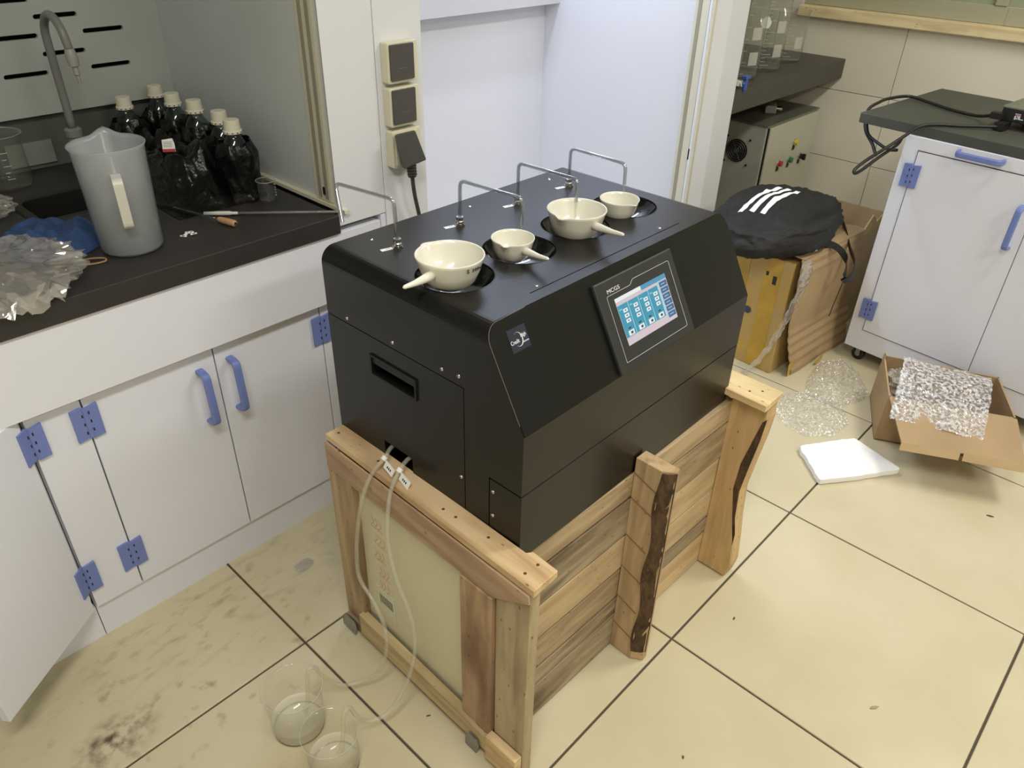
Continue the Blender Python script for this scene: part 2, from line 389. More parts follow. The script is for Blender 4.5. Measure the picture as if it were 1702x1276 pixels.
for y in (.405, -.395, -1.195, -1.995, -2.955):
    box('pane', (XW + .036, XW + .04, y, y + (.755 if y > -2.9 else .915), 1.10, 2.04), M_pane, win)
for (x, y, z, e), lab_ in zip(LAMPS, ('flat ceiling light above the wheeled cabinet side', 'flat fill light added above the open cupboard door', 'flat ceiling light farthest from the fume hoods')):
    t = thing('ceiling_or_fill_light', lab_, 'ceiling light', (x, y, 2.8), group='ceiling lights')
    box('light_housing', (-.62, .62, -.18, .18, -.05, 0), mat('lamp_housing', (235, 235, 230), .5), t)
    box('diffuser', (-.58, .58, -.145, .145, -.053, -.05), emi('lamp_diffuser', (255, 246, 224), 1.6), t)

# ================================================================ FUME HOOD ROW
FY = .91     # front plane of hood posts
h1 = thing('fume_hood', 'dark-lined fume hood over the black sink worktop', 'fume hood', (-.75, 1.3, 0))
h1.location = (0, 0, 0)
b = B(); bx(b, -1.5, -.155, 1.675, 1.685, .96, 2.2); bf = obj('baffle_panel', b, M_baffle, h1)
cuts = []
def slot(x0, x1, z, y0=1.66, y1=1.70, r=.0055):
    c = B(); pts = []
    for s, cx in ((1, x1 - r), (-1, x0 + r)):
        for j in range(7):
            a = math.radians((-90 if s == 1 else 90) + 180 * j / 6); pts.append((cx + r * math.cos(a), z + r * math.sin(a)))
    prism(c, pts, 1, y0, y1); return c
for z, x0s in ((1.055, (-.354, -.556)), (1.096, (-.457, -.659)), (1.138, (-.352, -.556)), (1.178, (-.455, -.657)), (1.216, (-.555, -.353)), (1.256, (-.455, -.657))):
    for x0 in x0s: cuts.append(slot(x0, x0 + .10, z))
boolean(bf, cuts)
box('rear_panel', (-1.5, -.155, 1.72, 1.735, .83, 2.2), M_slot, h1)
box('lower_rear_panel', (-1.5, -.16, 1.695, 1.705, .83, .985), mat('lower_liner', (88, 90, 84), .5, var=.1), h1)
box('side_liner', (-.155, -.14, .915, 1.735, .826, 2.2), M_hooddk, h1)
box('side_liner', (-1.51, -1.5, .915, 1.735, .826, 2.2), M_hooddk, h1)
box('liner_seal', (-.168, -.155, .90, 1.67, .830, .838), M_cream, h1, label='cream sealing strip where the side liner meets the worktop')
b = B(); bx(b, -.162, -.155, .958, 1.018, .84, 2.2)
obj('sash_track', b, M_track, h1)
b = B(); bx(b, -.1635, -.162, .966, .978, .845, 2.2); bx(b, -.1635, -.162, .992, 1.004, .845, 2.2); obj('track_groove', b, M_tgrey, h1)
box('track_stop', (-.165, -.1625, .976, .984, .855, .872), M_dark, h1)
# fascia and roof of this hood (above the picture, shades the inside)
box('sash_fascia', (-1.5, -.155, .90, .935, 1.95, 2.3), M_hoodw, h1, bevel=.002)
box('hood_roof', (-1.5, -.155, .90, 1.735, 2.30, 2.33), M_hoodw, h1)
# corner post between the hoods
b = B(); prism(b, [(-.178, .912), (-.045, FY), (-.045, .95), (-.155, .95)], 2, .80, 2.3); obj('front_post', b, M_hoodw, h1, bevel=.002)

h2 = thing('fume_hood', 'bright white-lined tall fume hood behind the black instrument', 'fume hood')
box('front_post', (-.0435, .088, FY, .96, .003, 2.3), M_hoodw, h2, bevel=.0015)
box('side_liner', (.075, .088, .96, 1.74, .02, 2.25), M_hoodin, h2)
box('back_liner', (.088, 1.42, 1.70, 1.715, .02, 2.25), M_hoodin, h2)
box('side_liner', (1.42, 1.435, .945, 1.74, .02, 2.25), M_hoodin, h2)
b = B(); prism(b, [(1.625, 1.08), (1.70, 1.08), (1.70, 2.25), (1.50, 2.25), (1.50, 1.6)], 0, .088, 1.42); obj('baffle_panel', b, M_hoodin, h2)
box('hood_floor', (.088, 1.42, .92, 1.70, .003, .03), M_hoodin, h2)
box('hood_roof', (-.045, 1.62, .90, 1.74, 2.28, 2.31), M_hoodw, h2)
box('sash_fascia', (.088, 1.42, .91, .94, 1.72, 2.3), M_hoodw, h2)
box('lamp_tube', (.35, 1.25, 1.26, 1.40, 2.255, 2.275), emi('hood_lamp', (225, 235, 255), 2.5), h2)
b = B(); bx(b, 1.405, 1.42, .935, 1.01, .03, 2.25); obj('sash_track', b, M_track, h2)
b = B(); bx(b, 1.403, 1.405, .946, .956, .04, 2.25); bx(b, 1.403, 1.405, .985, .998, .04, 2.25); obj('track_groove', b, M_tgrey, h2)
box('track_stop', (1.4015, 1.403, .948, .955, .62, .66), M_dark, h2)
b = B(); prism(b, [(1.40, .945), (1.475, FY), (1.60, FY), (1.60, 1.0), (1.42, 1.0)], 2, .003, 2.3); obj('front_post', b, M_hoodw, h2, bevel=.0015)
box('outer_side_panel', (1.585, 1.60, .96, 1.74, .003, 2.3), M_hoodw, h2)

# sockets on the post
for i, z in enumerate((1.178, 1.085, .992)):
    lab = ['uppermost of three dark square sockets on the white hood post', 'middle dark square socket on the white hood post, between two others',
           'lowest square socket on the white hood post, with the plug in it'][i]
    t = thing('power_socket', lab, 'socket', (.012, FY, z - .043), group='square sockets on the hood post')
    b = B(); prism(b, rounded(.084, .084, .004, 3, 0, .0), 1, -.024, 0); bmm = obj('frame', b, M_cream, t, bevel=.0015)
    if i < 2:
        b = B(); prism(b, rounded(.066, .074, .003, 3, -.004, .001), 1, -.0285, -.0235); obj('flap_cover', b, M_sock, t, bevel=.001)
        b = B(); bx(b, -.016, .008, -.0292, -.0280, -.012, -.0105); obj('relief_line', b, mat('relief_grey', (100, 96, 90), .5), t)
    else:
        box('socket_face', (-.034, .030, -.0265, -.023, -.036, .036), M_cream, t)
pl = thing('plugged_power_lead', 'dark grey moulded plug and cable hanging from lowest post socket', 'cable')
b = B()
pts = [(-.032, -.0), (.034, -.0), (.040, -.072), (-.026, -.082)]
lo = [b.verts.new((x, .8832, z)) for x, z in [(-.024, .985), (.036, .985), (.046, .925), (-.014, .918)]]
hi = [b.verts.new((x, y, z)) for x, y, z in [(-.036, .872, .990), (.025, .872, .990), (.040, .850, .922), (-.030, .850, .914)]]
b.faces.new(lo); b.faces.new(hi[::-1])
for i in range(4): b.faces.new((lo[i], hi[i], hi[(i + 1) % 4], lo[(i + 1) % 4]))
obj('plug_body', b, M_plug, pl, bevel=.004)
b = B(); cyl(b, (.004, .866, .921), (.009, .870, .886), .010, 14)
for k in range(4): cyl(b, (.005 + k * .001, .866 + k * .0008, .914 - k * .007), (.005 + k * .001, .866 + k * .0008, .911 - k * .007), .0115, 14)
obj('strain_relief', b, M_plug, pl)
b = B(); tube(b, smooth_path([(.009, .870, .888), (.016, .873, .84), (.036, .880, .765), (.056, .876, .62), (.09, .865, .30), (.16, FY - .05, .006), (.28, FY - .09, .006)]), .0048, 10)
obj('lead', b, M_plug, pl, smooth=True)

# ---- base cabinets under the dark hood
DY = .935
def hinge(parent, x, z, bend=0., tr=None):
    """butt hinge 50 x 75 mm in blue plastic, built around its pin; pieces alike"""
    b = B()
    lf = [(-.026, .0365), (-.003, .0335), (-.003, -.0365), (-.026, -.0355)]
    prism(b, [(-.026, .036), (-.0035, .038), (-.0035, -.034), (-.026, -.038)], 1, -.006, 0)
    prism(b, [(.0035, .034), (.026, .038), (.026, -.036), (.0035, -.038)], 1, -.006, 0)
    prism(b, [(-.0035, -.035), (.0035, -.035), (.0035, .035), (-.0035, .035)], 1, -.0072, 0)
    for zc in (.020, 0, -.020):
        prism(b, [(-.0075, zc - .0045), (-.0048, zc - .0045), (-.0048, zc + .0025), (-.0075, zc + .0025)], 1, -.0066, -.0058, 1)
        prism(b, [(.0058, zc - .001), (.0085, zc - .001), (.0085, zc + .006), (.0058, zc + .006)], 1, -.0066, -.0058, 1)
    if bend:
        for v in b.verts:
            if v.co.x < -.003: v.co = Matrix.Rotation(bend, 3, 'Z') @ (v.co - Vector((-.003, 0, 0))) + Vector((-.003, 0, 0))
    o = obj('hinge', b, [M_blue, M_slot], parent, bevel=.0012)
    o.matrix_basis = (tr or Matrix.Identity(4)) @ Matrix.Translation((x, 0, z)); return o
def handle_mesh():
    b = B(); pts = corner_path([(0, 0, .064), (0, -.030, .062), (0, -.034, -.062), (0, 0, -.066)], .012, 5)
    rings = []
    for i, p in enumerate(pts):
        t = (pts[min(i + 1, len(pts) - 1)] - pts[max(i - 1, 0)]).normalized(); n = t.cross(Vector((1, 0, 0)))
        rings.append([b.verts.new(p + Vector((1, 0, 0)) * sx * .0085 + n * sn * .0045) for sx, sn in ((-1, -.6), (-.6, -1), (.6, -1), (1, -.6), (1, .6), (.6, 1), (-.6, 1), (-1, .6))])
    for a, c in zip(rings, rings[1:]):
        for k in range(8): b.faces.new((a[k], a[(k + 1) % 8], c[(k + 1) % 8], c[k]))
    b.faces.new(rings[0]); b.faces.new(rings[-1][::-1]); return me_from(b, 'handle', M_blue)
HME = handle_mesh()
bc = thing('base_cabinet', 'white base cabinet with two closed doors and blue pulls', 'cabinet')
b = B(); bx(b, -.903, -.89, .955, 1.70, .095, .78); bx(b, -.118, -.105, .955, 1.70, .095, .78); bx(b, -.89, -.118, .955, 1.70, .095, .11); bx(b, -.89, -.118, 1.685, 1.70, .11, .78); bx(b, -.89, -.118, .955, .965, .62, .78)
obj('body', b, M_white, bc)
box('plinth', (-.903, -.105, .945, 1.66, 0, .094), M_white, bc)
tag(box('apron_panel', (-1.5, -.062, .912, .944, .622, .785), M_white, None, bevel=.001), 'long white apron board under the black worktop edge', 'apron')
box('side_filler', (-.060, -.045, .912, .950, .622, .798), M_white, bc, bevel=.001)
d = box('door', (-.7975, -.5225, DY, .954, .098, .619), M_white, bc, bevel=.001)
def put_handle(parent, x, z, y=DY):
    o = add('handle', HME, parent); o.location = (x, y, z); return o
put_handle(d, -.560, .505)
H1 = Matrix.Translation((0, DY, 0))
hinge(bc, -.7995, .555, tr=H1); hinge(bc, -.8005, .193, tr=H1)
d = box('door', (-.5195, -.2475, DY, .954, .098, .619), M_white, bc, bevel=.001)
put_handle(d, -.488, .508)
hinge(bc, -.246, .550, tr=H1); hinge(bc, -.246, .193, tr=H1)
box('stile', (-.902, -.8005, DY, .954, .098, .619), M_white, bc, bevel=.001)
box('stile', (-.2445, -.105, DY, .954, .098, .619), M_white, bc, bevel=.001)
oc = thing('base_cabinet', 'white base cabinet at the edge with its door swung open', 'cabinet')
b = B(); bx(b, -1.5, -1.485, .955, 1.70, .0, .62); bx(b, -1.485, -.905, 1.68, 1.70, .0, .62); bx(b, -1.485, -.905, .955, 1.68, .095, .11); bx(b, -.918, -.905, .955, 1.68, .0, .62)
obj('body', b, M_white, oc)
b = B(); bx(b, -1.5, -.905, .945, .955, 0, .094); obj('plinth', b, M_white, oc)
ang = math.atan2(.756 - .915, -1.132 + .907)   # the door's direction seen from its hinge
od = box('door', (.003, .276, .0, .018, .118, .640), M_white, oc, bevel=.001)
od.matrix_basis = Matrix.Translation((-.908, .930, -.018)) @ Matrix.Rotation(ang - math.pi, 4, 'Z') @ Matrix.Translation((-.279, 0, 0))
hinge(oc, -.902, .557, bend=ang - math.pi if ang > 0 else ang + math.pi, tr=Matrix.Translation((0, DY - .001, 0))); hinge(oc, -.903, .190, bend=ang - math.pi if ang > 0 else ang + math.pi, tr=Matrix.Translation((0, DY - .001, 0)))

# worktop with the cup sink cut in
wk = box('worktop', (-1.5, -.180, .905, 1.70, .786, .829), M_top, None)
wk.data.transform(Matrix.Identity(4))
c = B(); prism(c, rounded(.36, .18, .03, 5, -.50, 1.385), 2, .70, .90)
boolean(wk, [c]); tag(wk, 'long black laboratory worktop under the jug and bottles', 'worktop')
wk.modifiers.new('bevel', 'BEVEL').width = .0015
sk = thing('cup_sink', 'black oblong cup sink set in the worktop behind the jug', 'sink', (-.50, 1.385, .70))
b = B(); o_ = rounded(.35, .17, .028, 5); i_ = rounded(.33, .15, .025, 5); n_ = len(o_)
r1 = [b.verts.new((x, y, .1295)) for x, y in rounded(.372, .192, .03, 5)]; r2 = [b.verts.new((x, y, .133)) for x, y in rounded(.366, .186, .03, 5)]
r3 = [b.verts.new((x, y, .133)) for x, y in i_]; r4 = [b.verts.new((x * .9, y * .9, .01)) for x, y in i_]
for a, c_ in ((r1, r2), (r2, r3), (r3, r4)):
    for k in range(n_): b.faces.new((a[k], a[(k + 1) % n_], c_[(k + 1) % n_], c_[k]))
b.faces.new(r4)
obj('bowl', b, mat('sink_black', (24, 24, 23), .35), sk, smooth=False)
b = B(); lathe(b, [(.0, .012), (.02, .012), (.022, .011)], 16); obj('drain', b, M_steel, sk)

# ---- faucet
fa = thing('gooseneck_faucet', 'grey gooseneck laboratory tap with a serrated hose nozzle', 'faucet', (-.478, 1.55, .829))
b = B(); lathe(b, [(.0, 0), (.016, 0), (.016, .10), (.0195, .102), (.0195, .118), (.014, .122), (.0, .122)], 20); obj('base_collar', b, M_faucet, fa, smooth=False)
b = B()
arc = [(0, 0, .12)] + [(0, 0, .2), (0, 0, .315)]
for k in range(1, 10):
    a = math.pi * k / 9 * .92; arc.append((.004 * k / 9, -.052 + .052 * math.cos(a), .322 + .052 * math.sin(a)))
arc += [(.006, -.106, .318 - .01)]
tube(b, smooth_path(arc, 3), .0092, 14); obj('swan_neck', b, M_faucet, fa, smooth=True)
b = B(); tube(b, [(.006, -.105, .312), (.006, -.106, .300), (.0065, -.107, .290), (.0065, -.108, .276), (.007, -.108, .274), (.007, -.109, .258), (.007, -.109, .256), (.008, -.110, .238)], lambda t: [.0095, .0125, .0125, .011, .006, .0068, .0045, .0036][min(7, int(t * 7.01))], 14)
obj('nozzle', b, mat('nozzle_grey', (150, 150, 140), .4), fa, smooth=False)

box('reflection_plate', (-.600, -.492, 1.6885, 1.694, .842, .898), mat('reflection_grey', (128, 130, 122), .45), h1)  # lighter plate stands in for a reflection on the rear wall
# ---- jug
def jug(parent_loc):
    t = thing('measuring_jug', 'tall milky plastic measuring jug with a spout at the worktop front', 'jug', parent_loc, math.radians(-45))
    b = B(); n = 44; prof = [(.001, .003), (.050, .003), (.0535, .006), (.0545, .012), (.0715, .190), (.0745, .196), (.0735, .198), (.070, .190)]
    prof2 = [(.0525, .012), (.0500, .0055), (.001, .0055)]
    ring = []
    for r, z in [(.0, .003), (.054, .003), (.0585, .009), (.0655, .203), (.0695, .2105), (.0680, .2125), (.0640, .203), (.0570, .010), (.0, .0055)]:
        row = []
        for k in range(n):
            a = 2 * math.pi * k / n; rr = r; zz = z
            if z > .12:
                da = (a - math.radians(115) + math.pi) % (2 * math.pi) - math.pi
                f = max(0, 1 - abs(da) / .36) * (z - .12) / .09
                rr = r + .017 * f; zz = z + .010 * f * (1 if z > .200 else 0)
            row.append(b.verts.new((rr * math.cos(a), rr * math.sin(a), zz)))
        ring.append(row)
    for a_, c_ in zip(ring, ring[1:]):
        for k in range(n): b.faces.new((a_[k], a_[(k + 1) % n], c_[(k + 1) % n], c_[k]))
    bmesh.ops.remove_doubles(b, verts=b.verts, dist=.0002)
    obj('vessel', b, M_pp, t, smooth=True)
    b = B(); a = math.radians(-63); ca, sa = math.cos(a), math.sin(a); tx, ty = -sa, ca
    pts = corner_path([(.062 * ca, .062 * sa, .168), (.096 * ca, .096 * sa, .166), (.088 * ca, .088 * sa, .074), (.058 * ca, .058 * sa, .072)], .010, 4)
    rings = []
    for i, p in enumerate(pts):
        tt = (pts[min(i + 1, len(pts) - 1)] - pts[max(i - 1, 0)]).normalized(); w_ = Vector((tx, ty, 0)); n2 = tt.cross(w_)
        rings.append([b.verts.new(p + w_ * s1 * .009 + n2 * s2 * .003) for s1, s2 in ((-1, -1), (1, -1), (1, 1), (-1, 1))])
    for a_, c_ in zip(rings, rings[1:]):
        for k in range(4): b.faces.new((a_[k], a_[(k + 1) % 4], c_[(k + 1) % 4], c_[k]))
    b.faces.new(rings[0]); b.faces.new(rings[-1][::-1])
    obj('handle', b, thin('milky_handle', tint=(230, 230, 225), body=.8, edge=.5, rough=.2, bodycol=(216, 216, 206)), t, bevel=.001)
    b = B()
    for k in range(14):
        a0 = math.radians(170); z = .03 + k * .011; r = .0545 + (z - .012) / .178 * .0165 + .0006
        for s in range(3): bx(b, r * math.cos(a0 + s * .06) - .0006, r * math.cos(a0 + s * .06) + .0006, r * math.sin(a0 + s * .06) - .003, r * math.sin(a0 + s * .06) + .003, z, z + .001)
    obj('scale_marks', b, mat('moulded_mark', (200, 202, 204), .4), t, kind='stuff')
    return t
jug((-.588, 1.043, .829))

# ---- reagent bottles in black bags
BOT = [(-.267, 1.166, .178, .85, 'bagged bottle with cream cap, nearest of six to the small beaker'),
       (-.236, 1.280, .172, .9, 'reagent bottle with cream cap in a black bag, second from the small beaker'),
       (-.248, 1.374, .182, 1., 'bagged bottle with cream cap, third of the six from the small beaker'),
       (-.250, 1.483, .180, 1., 'reagent bottle with ribbed cream cap standing behind the small red-striped carton label'),
       (-.324, 1.603, .162, .95, 'reagent bottle in a black bag standing closest to the grey tap'),
       (-.222, 1.640, .170, 1., 'reagent bottle with cream cap tucked in the rear corner of the dark hood')]
for i, (x, y, h, k, lab) in enumerate(BOT):
    t = thing('reagent_bottle', lab, 'bottle', (x, y, .829), i * 1.1, group='bagged reagent bottles in the dark hood')
    b = B(); lathe(b, [(0, .001), (.030, .001), (.033, .006), (.033, h - .072), (.030, h - .058), (.018, h - .040), (.0145, h - .034), (.0145, h - .022)], 24)
    obj('glass_body', b, thin('bottle_clear', tint=(190, 205, 200), body=.10, edge=1.1, bodycol=(90, 100, 96)), t, smooth=True)
    b = B(); n = 28; rows = [(.0165, h), (.0178, h - .001), (.019, h - .022), (.0195, h - .0225), (.0212, h - .0235), (.0216, h - .029), (.0190, h - .030)]
    lathe(b, [(0, h)] + rows, 28)
    for f in b.faces:
        pass
    obj('cap', b, M_cap, t, smooth=False)
    b = B()
    for q in range(12):
        a = 2 * math.pi * q / 12; bx(b, .0208 * math.cos(a) - .0015, .0208 * math.cos(a) + .0015, .0208 * math.sin(a) - .0015, .0208 * math.sin(a) + .0015, h - .0275, h - .0255)
    obj('cap_ring_slots', b, M_slot, t, kind='stuff')
    b = B(); n = 36; rings = []
    for zi in range(16):
        z = zi / 15 * (h - .058 * k) ; row = []
        for q in range(n):
            a = 2 * math.pi * q / n
            nn = noise.noise(Vector((math.cos(a) * 2.2 + i * 5, math.sin(a) * 2.2, z * 22)))
            r = .046 + .007 * nn + .004 * math.sin(a * 7 + zi * .4 + i) + (.008 if zi < 2 else 0) - .010 * max(0, zi - 12) / 3
            row.append(b.verts.new((r * math.cos(a), r * math.sin(a), max(.001, z + (.010 * noise.noise(Vector((a, i * 3., 0))) if zi > 12 else 0)))))
        rings.append(row)
    for a_, c_ in zip(rings, rings[1:]):
        for q in range(n): b.faces.new((a_[q], a_[(q + 1) % n], c_[(q + 1) % n], c_[q]))
    obj('bag_wrap', b, M_bag, t, smooth=True, label='black bin liner wrapped around the bottle')
# black liner mass heaped in front of the bottles
b = B(); bmesh.ops.create_grid(b, x_segments=60, y_segments=60, size=.5)
for v in b.verts:
    x, y = v.co.x, v.co.y
    d_ = max(0, 1 - math.hypot(x / .5, y / .5)); h = (.115 * min(1, d_ * 2.4)) * (.7 + .5 * noise.noise(Vector((x * 6, y * 6, 3)))) + .012 * noise.noise(Vector((x * 16, y * 16, 0))) * min(1, d_ * 5)
    v.co = Vector((-.335 + x * .23 , 1.37 + y * .50, .8305 + max(0, h)))
o = obj('bin_liner_heap', b, M_bag, None, smooth=True); tag(o, 'crumpled black bin liner heaped in front of the bagged bottles', 'plastic bag')
t = thing('label_carton', 'small white and red printed carton label among the black bags', 'label', (-.362, 1.30, .938), 0.1)
b = B(); prism(b, [(-.014, -.014), (.014, -.014), (.0135, .004), (.010, .016), (-.013, .013)], 1, -.004, 0, 0); obj('card', b, M_paper, t)
box('red_stripe', (-.0138, .0138, -.0046, -.0038, -.0138, -.0075), M_red, t)
b = B()
for k in range(4): bx(b, -.011, .008 + .001 * (k % 2), -.0045, -.0039, -.003 + k * .0035, -.0022 + k * .0035)
obj('print_lines', b, M_ink, t)
t.rotation_euler = (math.radians(-18), 0, math.radians(-35))

def beaker(name, label, loc, r, h, m=M_glass2, rz=0., water=0., flare=1.10, group=None, wall=.0015, marks=True):
    t = thing(name, label, 'beaker', loc, rz, group)
    b = B(); n = 40; rings = []
    prof = [(0, .001), (r * .86, .001), (r * .96, .004), (r, .012), (r, h * .93), (r * flare, h), (r * flare - wall * .3, h + wall * .6), (r - wall, h * .93), (r - wall, .013), (r * .95 - wall, .005), (0, .0035)]
    for rr, z in prof:
        row = []
        for k in range(n):
            a = 2 * math.pi * k / n; q = rr
            if z > h * .95: q = rr * (1 + .12 * max(0, 1 - abs((a + math.pi) % (2 * math.pi) - math.pi) / .35))
            row.append(b.verts.new((q * math.cos(a), q * math.sin(a), z)))
        rings.append(row)
    for a_, c_ in zip(rings, rings[1:]):
        for k in range(n): b.faces.new((a_[k], a_[(k + 1) % n], c_[(k + 1) % n], c_[k]))
    bmesh.ops.remove_doubles(b, verts=b.verts, dist=.0002)
    obj('glass_wall', b, m, t, smooth=True)
    b = B(); lathe(b, [(r * flare + .0006 * math.cos(a), h + .0006 * math.sin(a)) for a in [2 * math.pi * k / 6 for k in range(7)]], n)
    obj('rim_bead', b, thin('rim_glass', tint=(225, 230, 226), body=.5, edge=1.4), t, smooth=True)
    if marks:
        b = B()
        for k in range(5):
            z = h * (.25 + .12 * k); a = math.radians(200)
            for s in range(4 if k % 2 else 6): bx(b, (r + .0004) * math.cos(a + s * .05) - .0008, (r + .0004) * math.cos(a + s * .05) + .0008, (r + .0004) * math.sin(a + s * .05) - .0008, (r + .0004) * math.sin(a + s * .05) + .0008, z, z + .0009)
        obj('graduation_marks', b, M_paper, t, kind='stuff')
    if water:
        b = B(); lathe(b, [(0, .0042), (r - wall - .002, .0052), (r - wall - .0006, .013), (r - wall - .0006, water), (0, water)], n)
        obj('water', b, M_water, t, smooth=False)
        b = B(); q = r - wall - .0008; lathe(b, [(0, water + .0003), (q - .004, water + .0003), (q - .0012, water + .0010), (q, water + .0028)], n)
        obj('refraction_disc', b, thin('refraction_bright', tint=(255, 255, 255), body=.26, edge=.9, bodycol=(250, 247, 226)), t, smooth=True)  # milky disc, the bright refraction put into its colour
        b = B(); lathe(b, [(r * .93 + .0014 * math.cos(a), .0022 + .0014 * math.sin(a)) for a in [2 * math.pi * k / 6 for k in range(7)]], n)
        obj('refraction_ring', b, thin('refraction_dark', tint=(190, 188, 168), body=.35, edge=1.3, bodycol=(150, 146, 120)), t, smooth=True)  # darker ring added to imitate refraction round the base
    return t
beaker('beaker', 'small empty glass beaker at the right end of the black worktop', (-.247, 1.090, .829), .0200, .052, flare=1.12, rz=2.5)
beaker('tall_beaker', 'large smoky glass beaker behind the blue cloth', (-.635, 1.60, .829), .052, .125, m=M_glass3, rz=1.)

# ---- rod, dropper, white bits, cloth, film on the worktop
t = thing('glass_stirrer', 'thin glass rod with a wooden end lying on the worktop', 'rod')
def lay(p, q, f): return tuple(p[i] + (q[i] - p[i]) * f for i in range(3))
p0 = (-.431, 1.183, .8375); p1 = (-.383, 1.000, .8375)
b = B(); cyl(b, p0, lay(p0, p1, .72), .0028, 10); obj('rod', b, M_glass3, t, smooth=True)
b = B(); tube(b, [lay(p0, p1, f) for f in (.72, .75, .8, .9, .98, 1.0)], lambda s: [.004, .0062, .007, .0075, .0075, .006][min(5, int(s * 5.01))], 14); obj('wooden_end', b, wood('dowel', (206, 156, 100), (170, 116, 66), 1), t, smooth=True)
b = B(); cyl(b, lay(p0, p1, .975), lay(p0, p1, 1.012), .0035, 10); obj('bore', b, M_ink, t)
t = thing('long_glass_pipette', 'long glass pipette with a milky tip reaching to the worktop corner', 'pipette')
q0 = (-.398, 1.109, .8345); q1 = (-.172, .897, .8385)
b = B(); cyl(b, lay(q0, q1, .2), q1, .0030, 10); obj('stem', b, thin('pipette_glass', tint=(200, 205, 205), body=.4, edge=1., bodycol=(160, 163, 163)), t, smooth=True)
b = B(); tube(b, [lay(q0, q1, f) for f in (0, .1, .18, .2, .24)], lambda s: [.0042, .0048, .005, .0036, .0032][min(4, int(s * 4.01))], 12); obj('milky_tip', b, mat('milky_tip', (196, 198, 186), .4), t, smooth=True)
for k, (cx, cy, a, L, lab) in enumerate(((-.479, 1.035, .6, .028, 'white moulded plastic scrap lying in front of the jug'), (-.469, 1.028, 1.5, .020, 'shorter white plastic scrap crossing the other one'))):
    b = B(); z = .8295 + k * .0022
    bx(b, -L / 2, L / 2, -.0032, .0032, z, z + .002); bx(b, -L / 2, -L / 2 + .005, -.007, .007, z, z + .002); bx(b, L / 2 - .008, L / 2 - .003, -.005, .007, z, z + .002)
    o = obj('plastic_scrap', b, M_paper, None, bevel=.0006); o.location = (cx, cy, 0); o.rotation_euler = (0, 0, a)
    tag(o, lab, 'scrap')
def crumple(name, label, cat, m, pts, z0, hgt, seed, res=70, fold=9., thick=.004, amp=1., lift=None):
    """closed crumpled sheet over a polygon footprint"""
    from mathutils.geometry import intersect_point_tri_2d
    P = [Vector(p) for p in pts]; n = len(P); c = sum(P, Vector((0, 0))) / n
    b = B(); rings = 26; seg = res; rows = []
    per = []
    tot = sum((P[(i + 1) % n] - P[i]).length for i in range(n))
    for k in range(seg):
        s = tot * k / seg; i = 0
        while s > (P[(i + 1) % n] - P[i]).length: s -= (P[(i + 1) % n] - P[i]).length; i += 1
        per.append(P[i] + (P[(i + 1) % n] - P[i]) * (s / (P[(i + 1) % n] - P[i]).length))
    for j in range(1, rings + 1):
        f = j / rings; row = []
        for q in per:
            p = c + (q - c) * f
            e = min(1, (1 - f) * 3.2)
            rd = 1 - abs(noise.noise(Vector((p.x * fold, p.y * fold, seed)))) * 1.7
            h = hgt * e ** .5 * (.45 + .75 * rd * amp) + .35 * hgt * noise.noise(Vector((p.x * fold * 3.1, p.y * fold * 3.1, seed + 9))) * e
            if j == rings: h = 0
            if lift: h += lift(p.x, p.y)
            row.append(b.verts.new((p.x + .004 * noise.noise(Vector((p.x * 40, p.y * 40, 1))), p.y + .004 * noise.noise(Vector((p.x * 40, p.y * 40, 7))), z0 + max(.0008, h))))
        rows.append(row)
    cv = b.verts.new((c.x, c.y, z0 + hgt * .8 + (lift(c.x, c.y) if lift else 0)))
    for k in range(seg): b.faces.new((cv, rows[0][k], rows[0][(k + 1) % seg]))
    for a_, c_ in zip(rows, rows[1:]):
        for k in range(seg): b.faces.new((a_[k], c_[k], c_[(k + 1) % seg], a_[(k + 1) % seg]))
    o = obj(name, b, m, None, smooth=(name != 'plastic_film'))
    return tag(o, label, cat)
crumple('cleaning_cloth', 'folded blue cleaning cloth lying left of the milky jug', 'cloth', M_cloth,
        [(-.80, 1.20), (-.74, 1.27), (-.66, 1.27), (-.60, 1.20), (-.61, 1.11), (-.68, 1.07), (-.78, 1.09)], .8295, .034, 3, fold=11)
t = thing('crinkled_plastic_bag', 'shiny crinkled clear plastic bag with a brown cord loop at worktop edge', 'plastic bag')
def bag_mesh(cx, cy, z0, rx, ry, rz_, seed, n=64, mm=20, drape=None, f=13.):
    b = B(); rows = []
    for j in range(mm + 1):
        th = math.pi * j / mm; row = []
        for k in range(n):
            ph = 2 * math.pi * k / n
            d = Vector((math.sin(th) * math.cos(ph), math.sin(th) * math.sin(ph), math.cos(th)))
            s = 1 + .34 * (1 - 2 * abs(noise.noise(d * 2.2 + Vector((seed, 0, 0))))) - .18 + .12 * (1 - 2 * abs(noise.noise(d * 5.5 + Vector((0, seed, 0)))))
            p = Vector((cx + d.x * rx * s, cy + d.y * ry * s, z0 + rz_ + d.z * rz_ * s))
            if p.z < z0 + .001: p.z = z0 + .001
            if drape: p = drape(p)
            row.append(b.verts.new(p))
        rows.append(row)
    for a_, c_ in zip(rows, rows[1:]):
        for k in range(n): b.faces.new((a_[k], c_[k], c_[(k + 1) % n], a_[(k + 1) % n]))
    bmesh.ops.remove_doubles(b, verts=b.verts, dist=.0002)
    return b
def over_edge(p):
    if p.y < .900:
        d = .900 - p.y; p = Vector((p.x, .900 - min(d, .012) - .15 * max(0, d - .012), p.z - d * 1.1))
    return p
obj('bag_sheet', bag_mesh(-.835, 1.02, .8295, .125, .125, .032, 4., drape=over_edge), M_film, t, smooth=False)
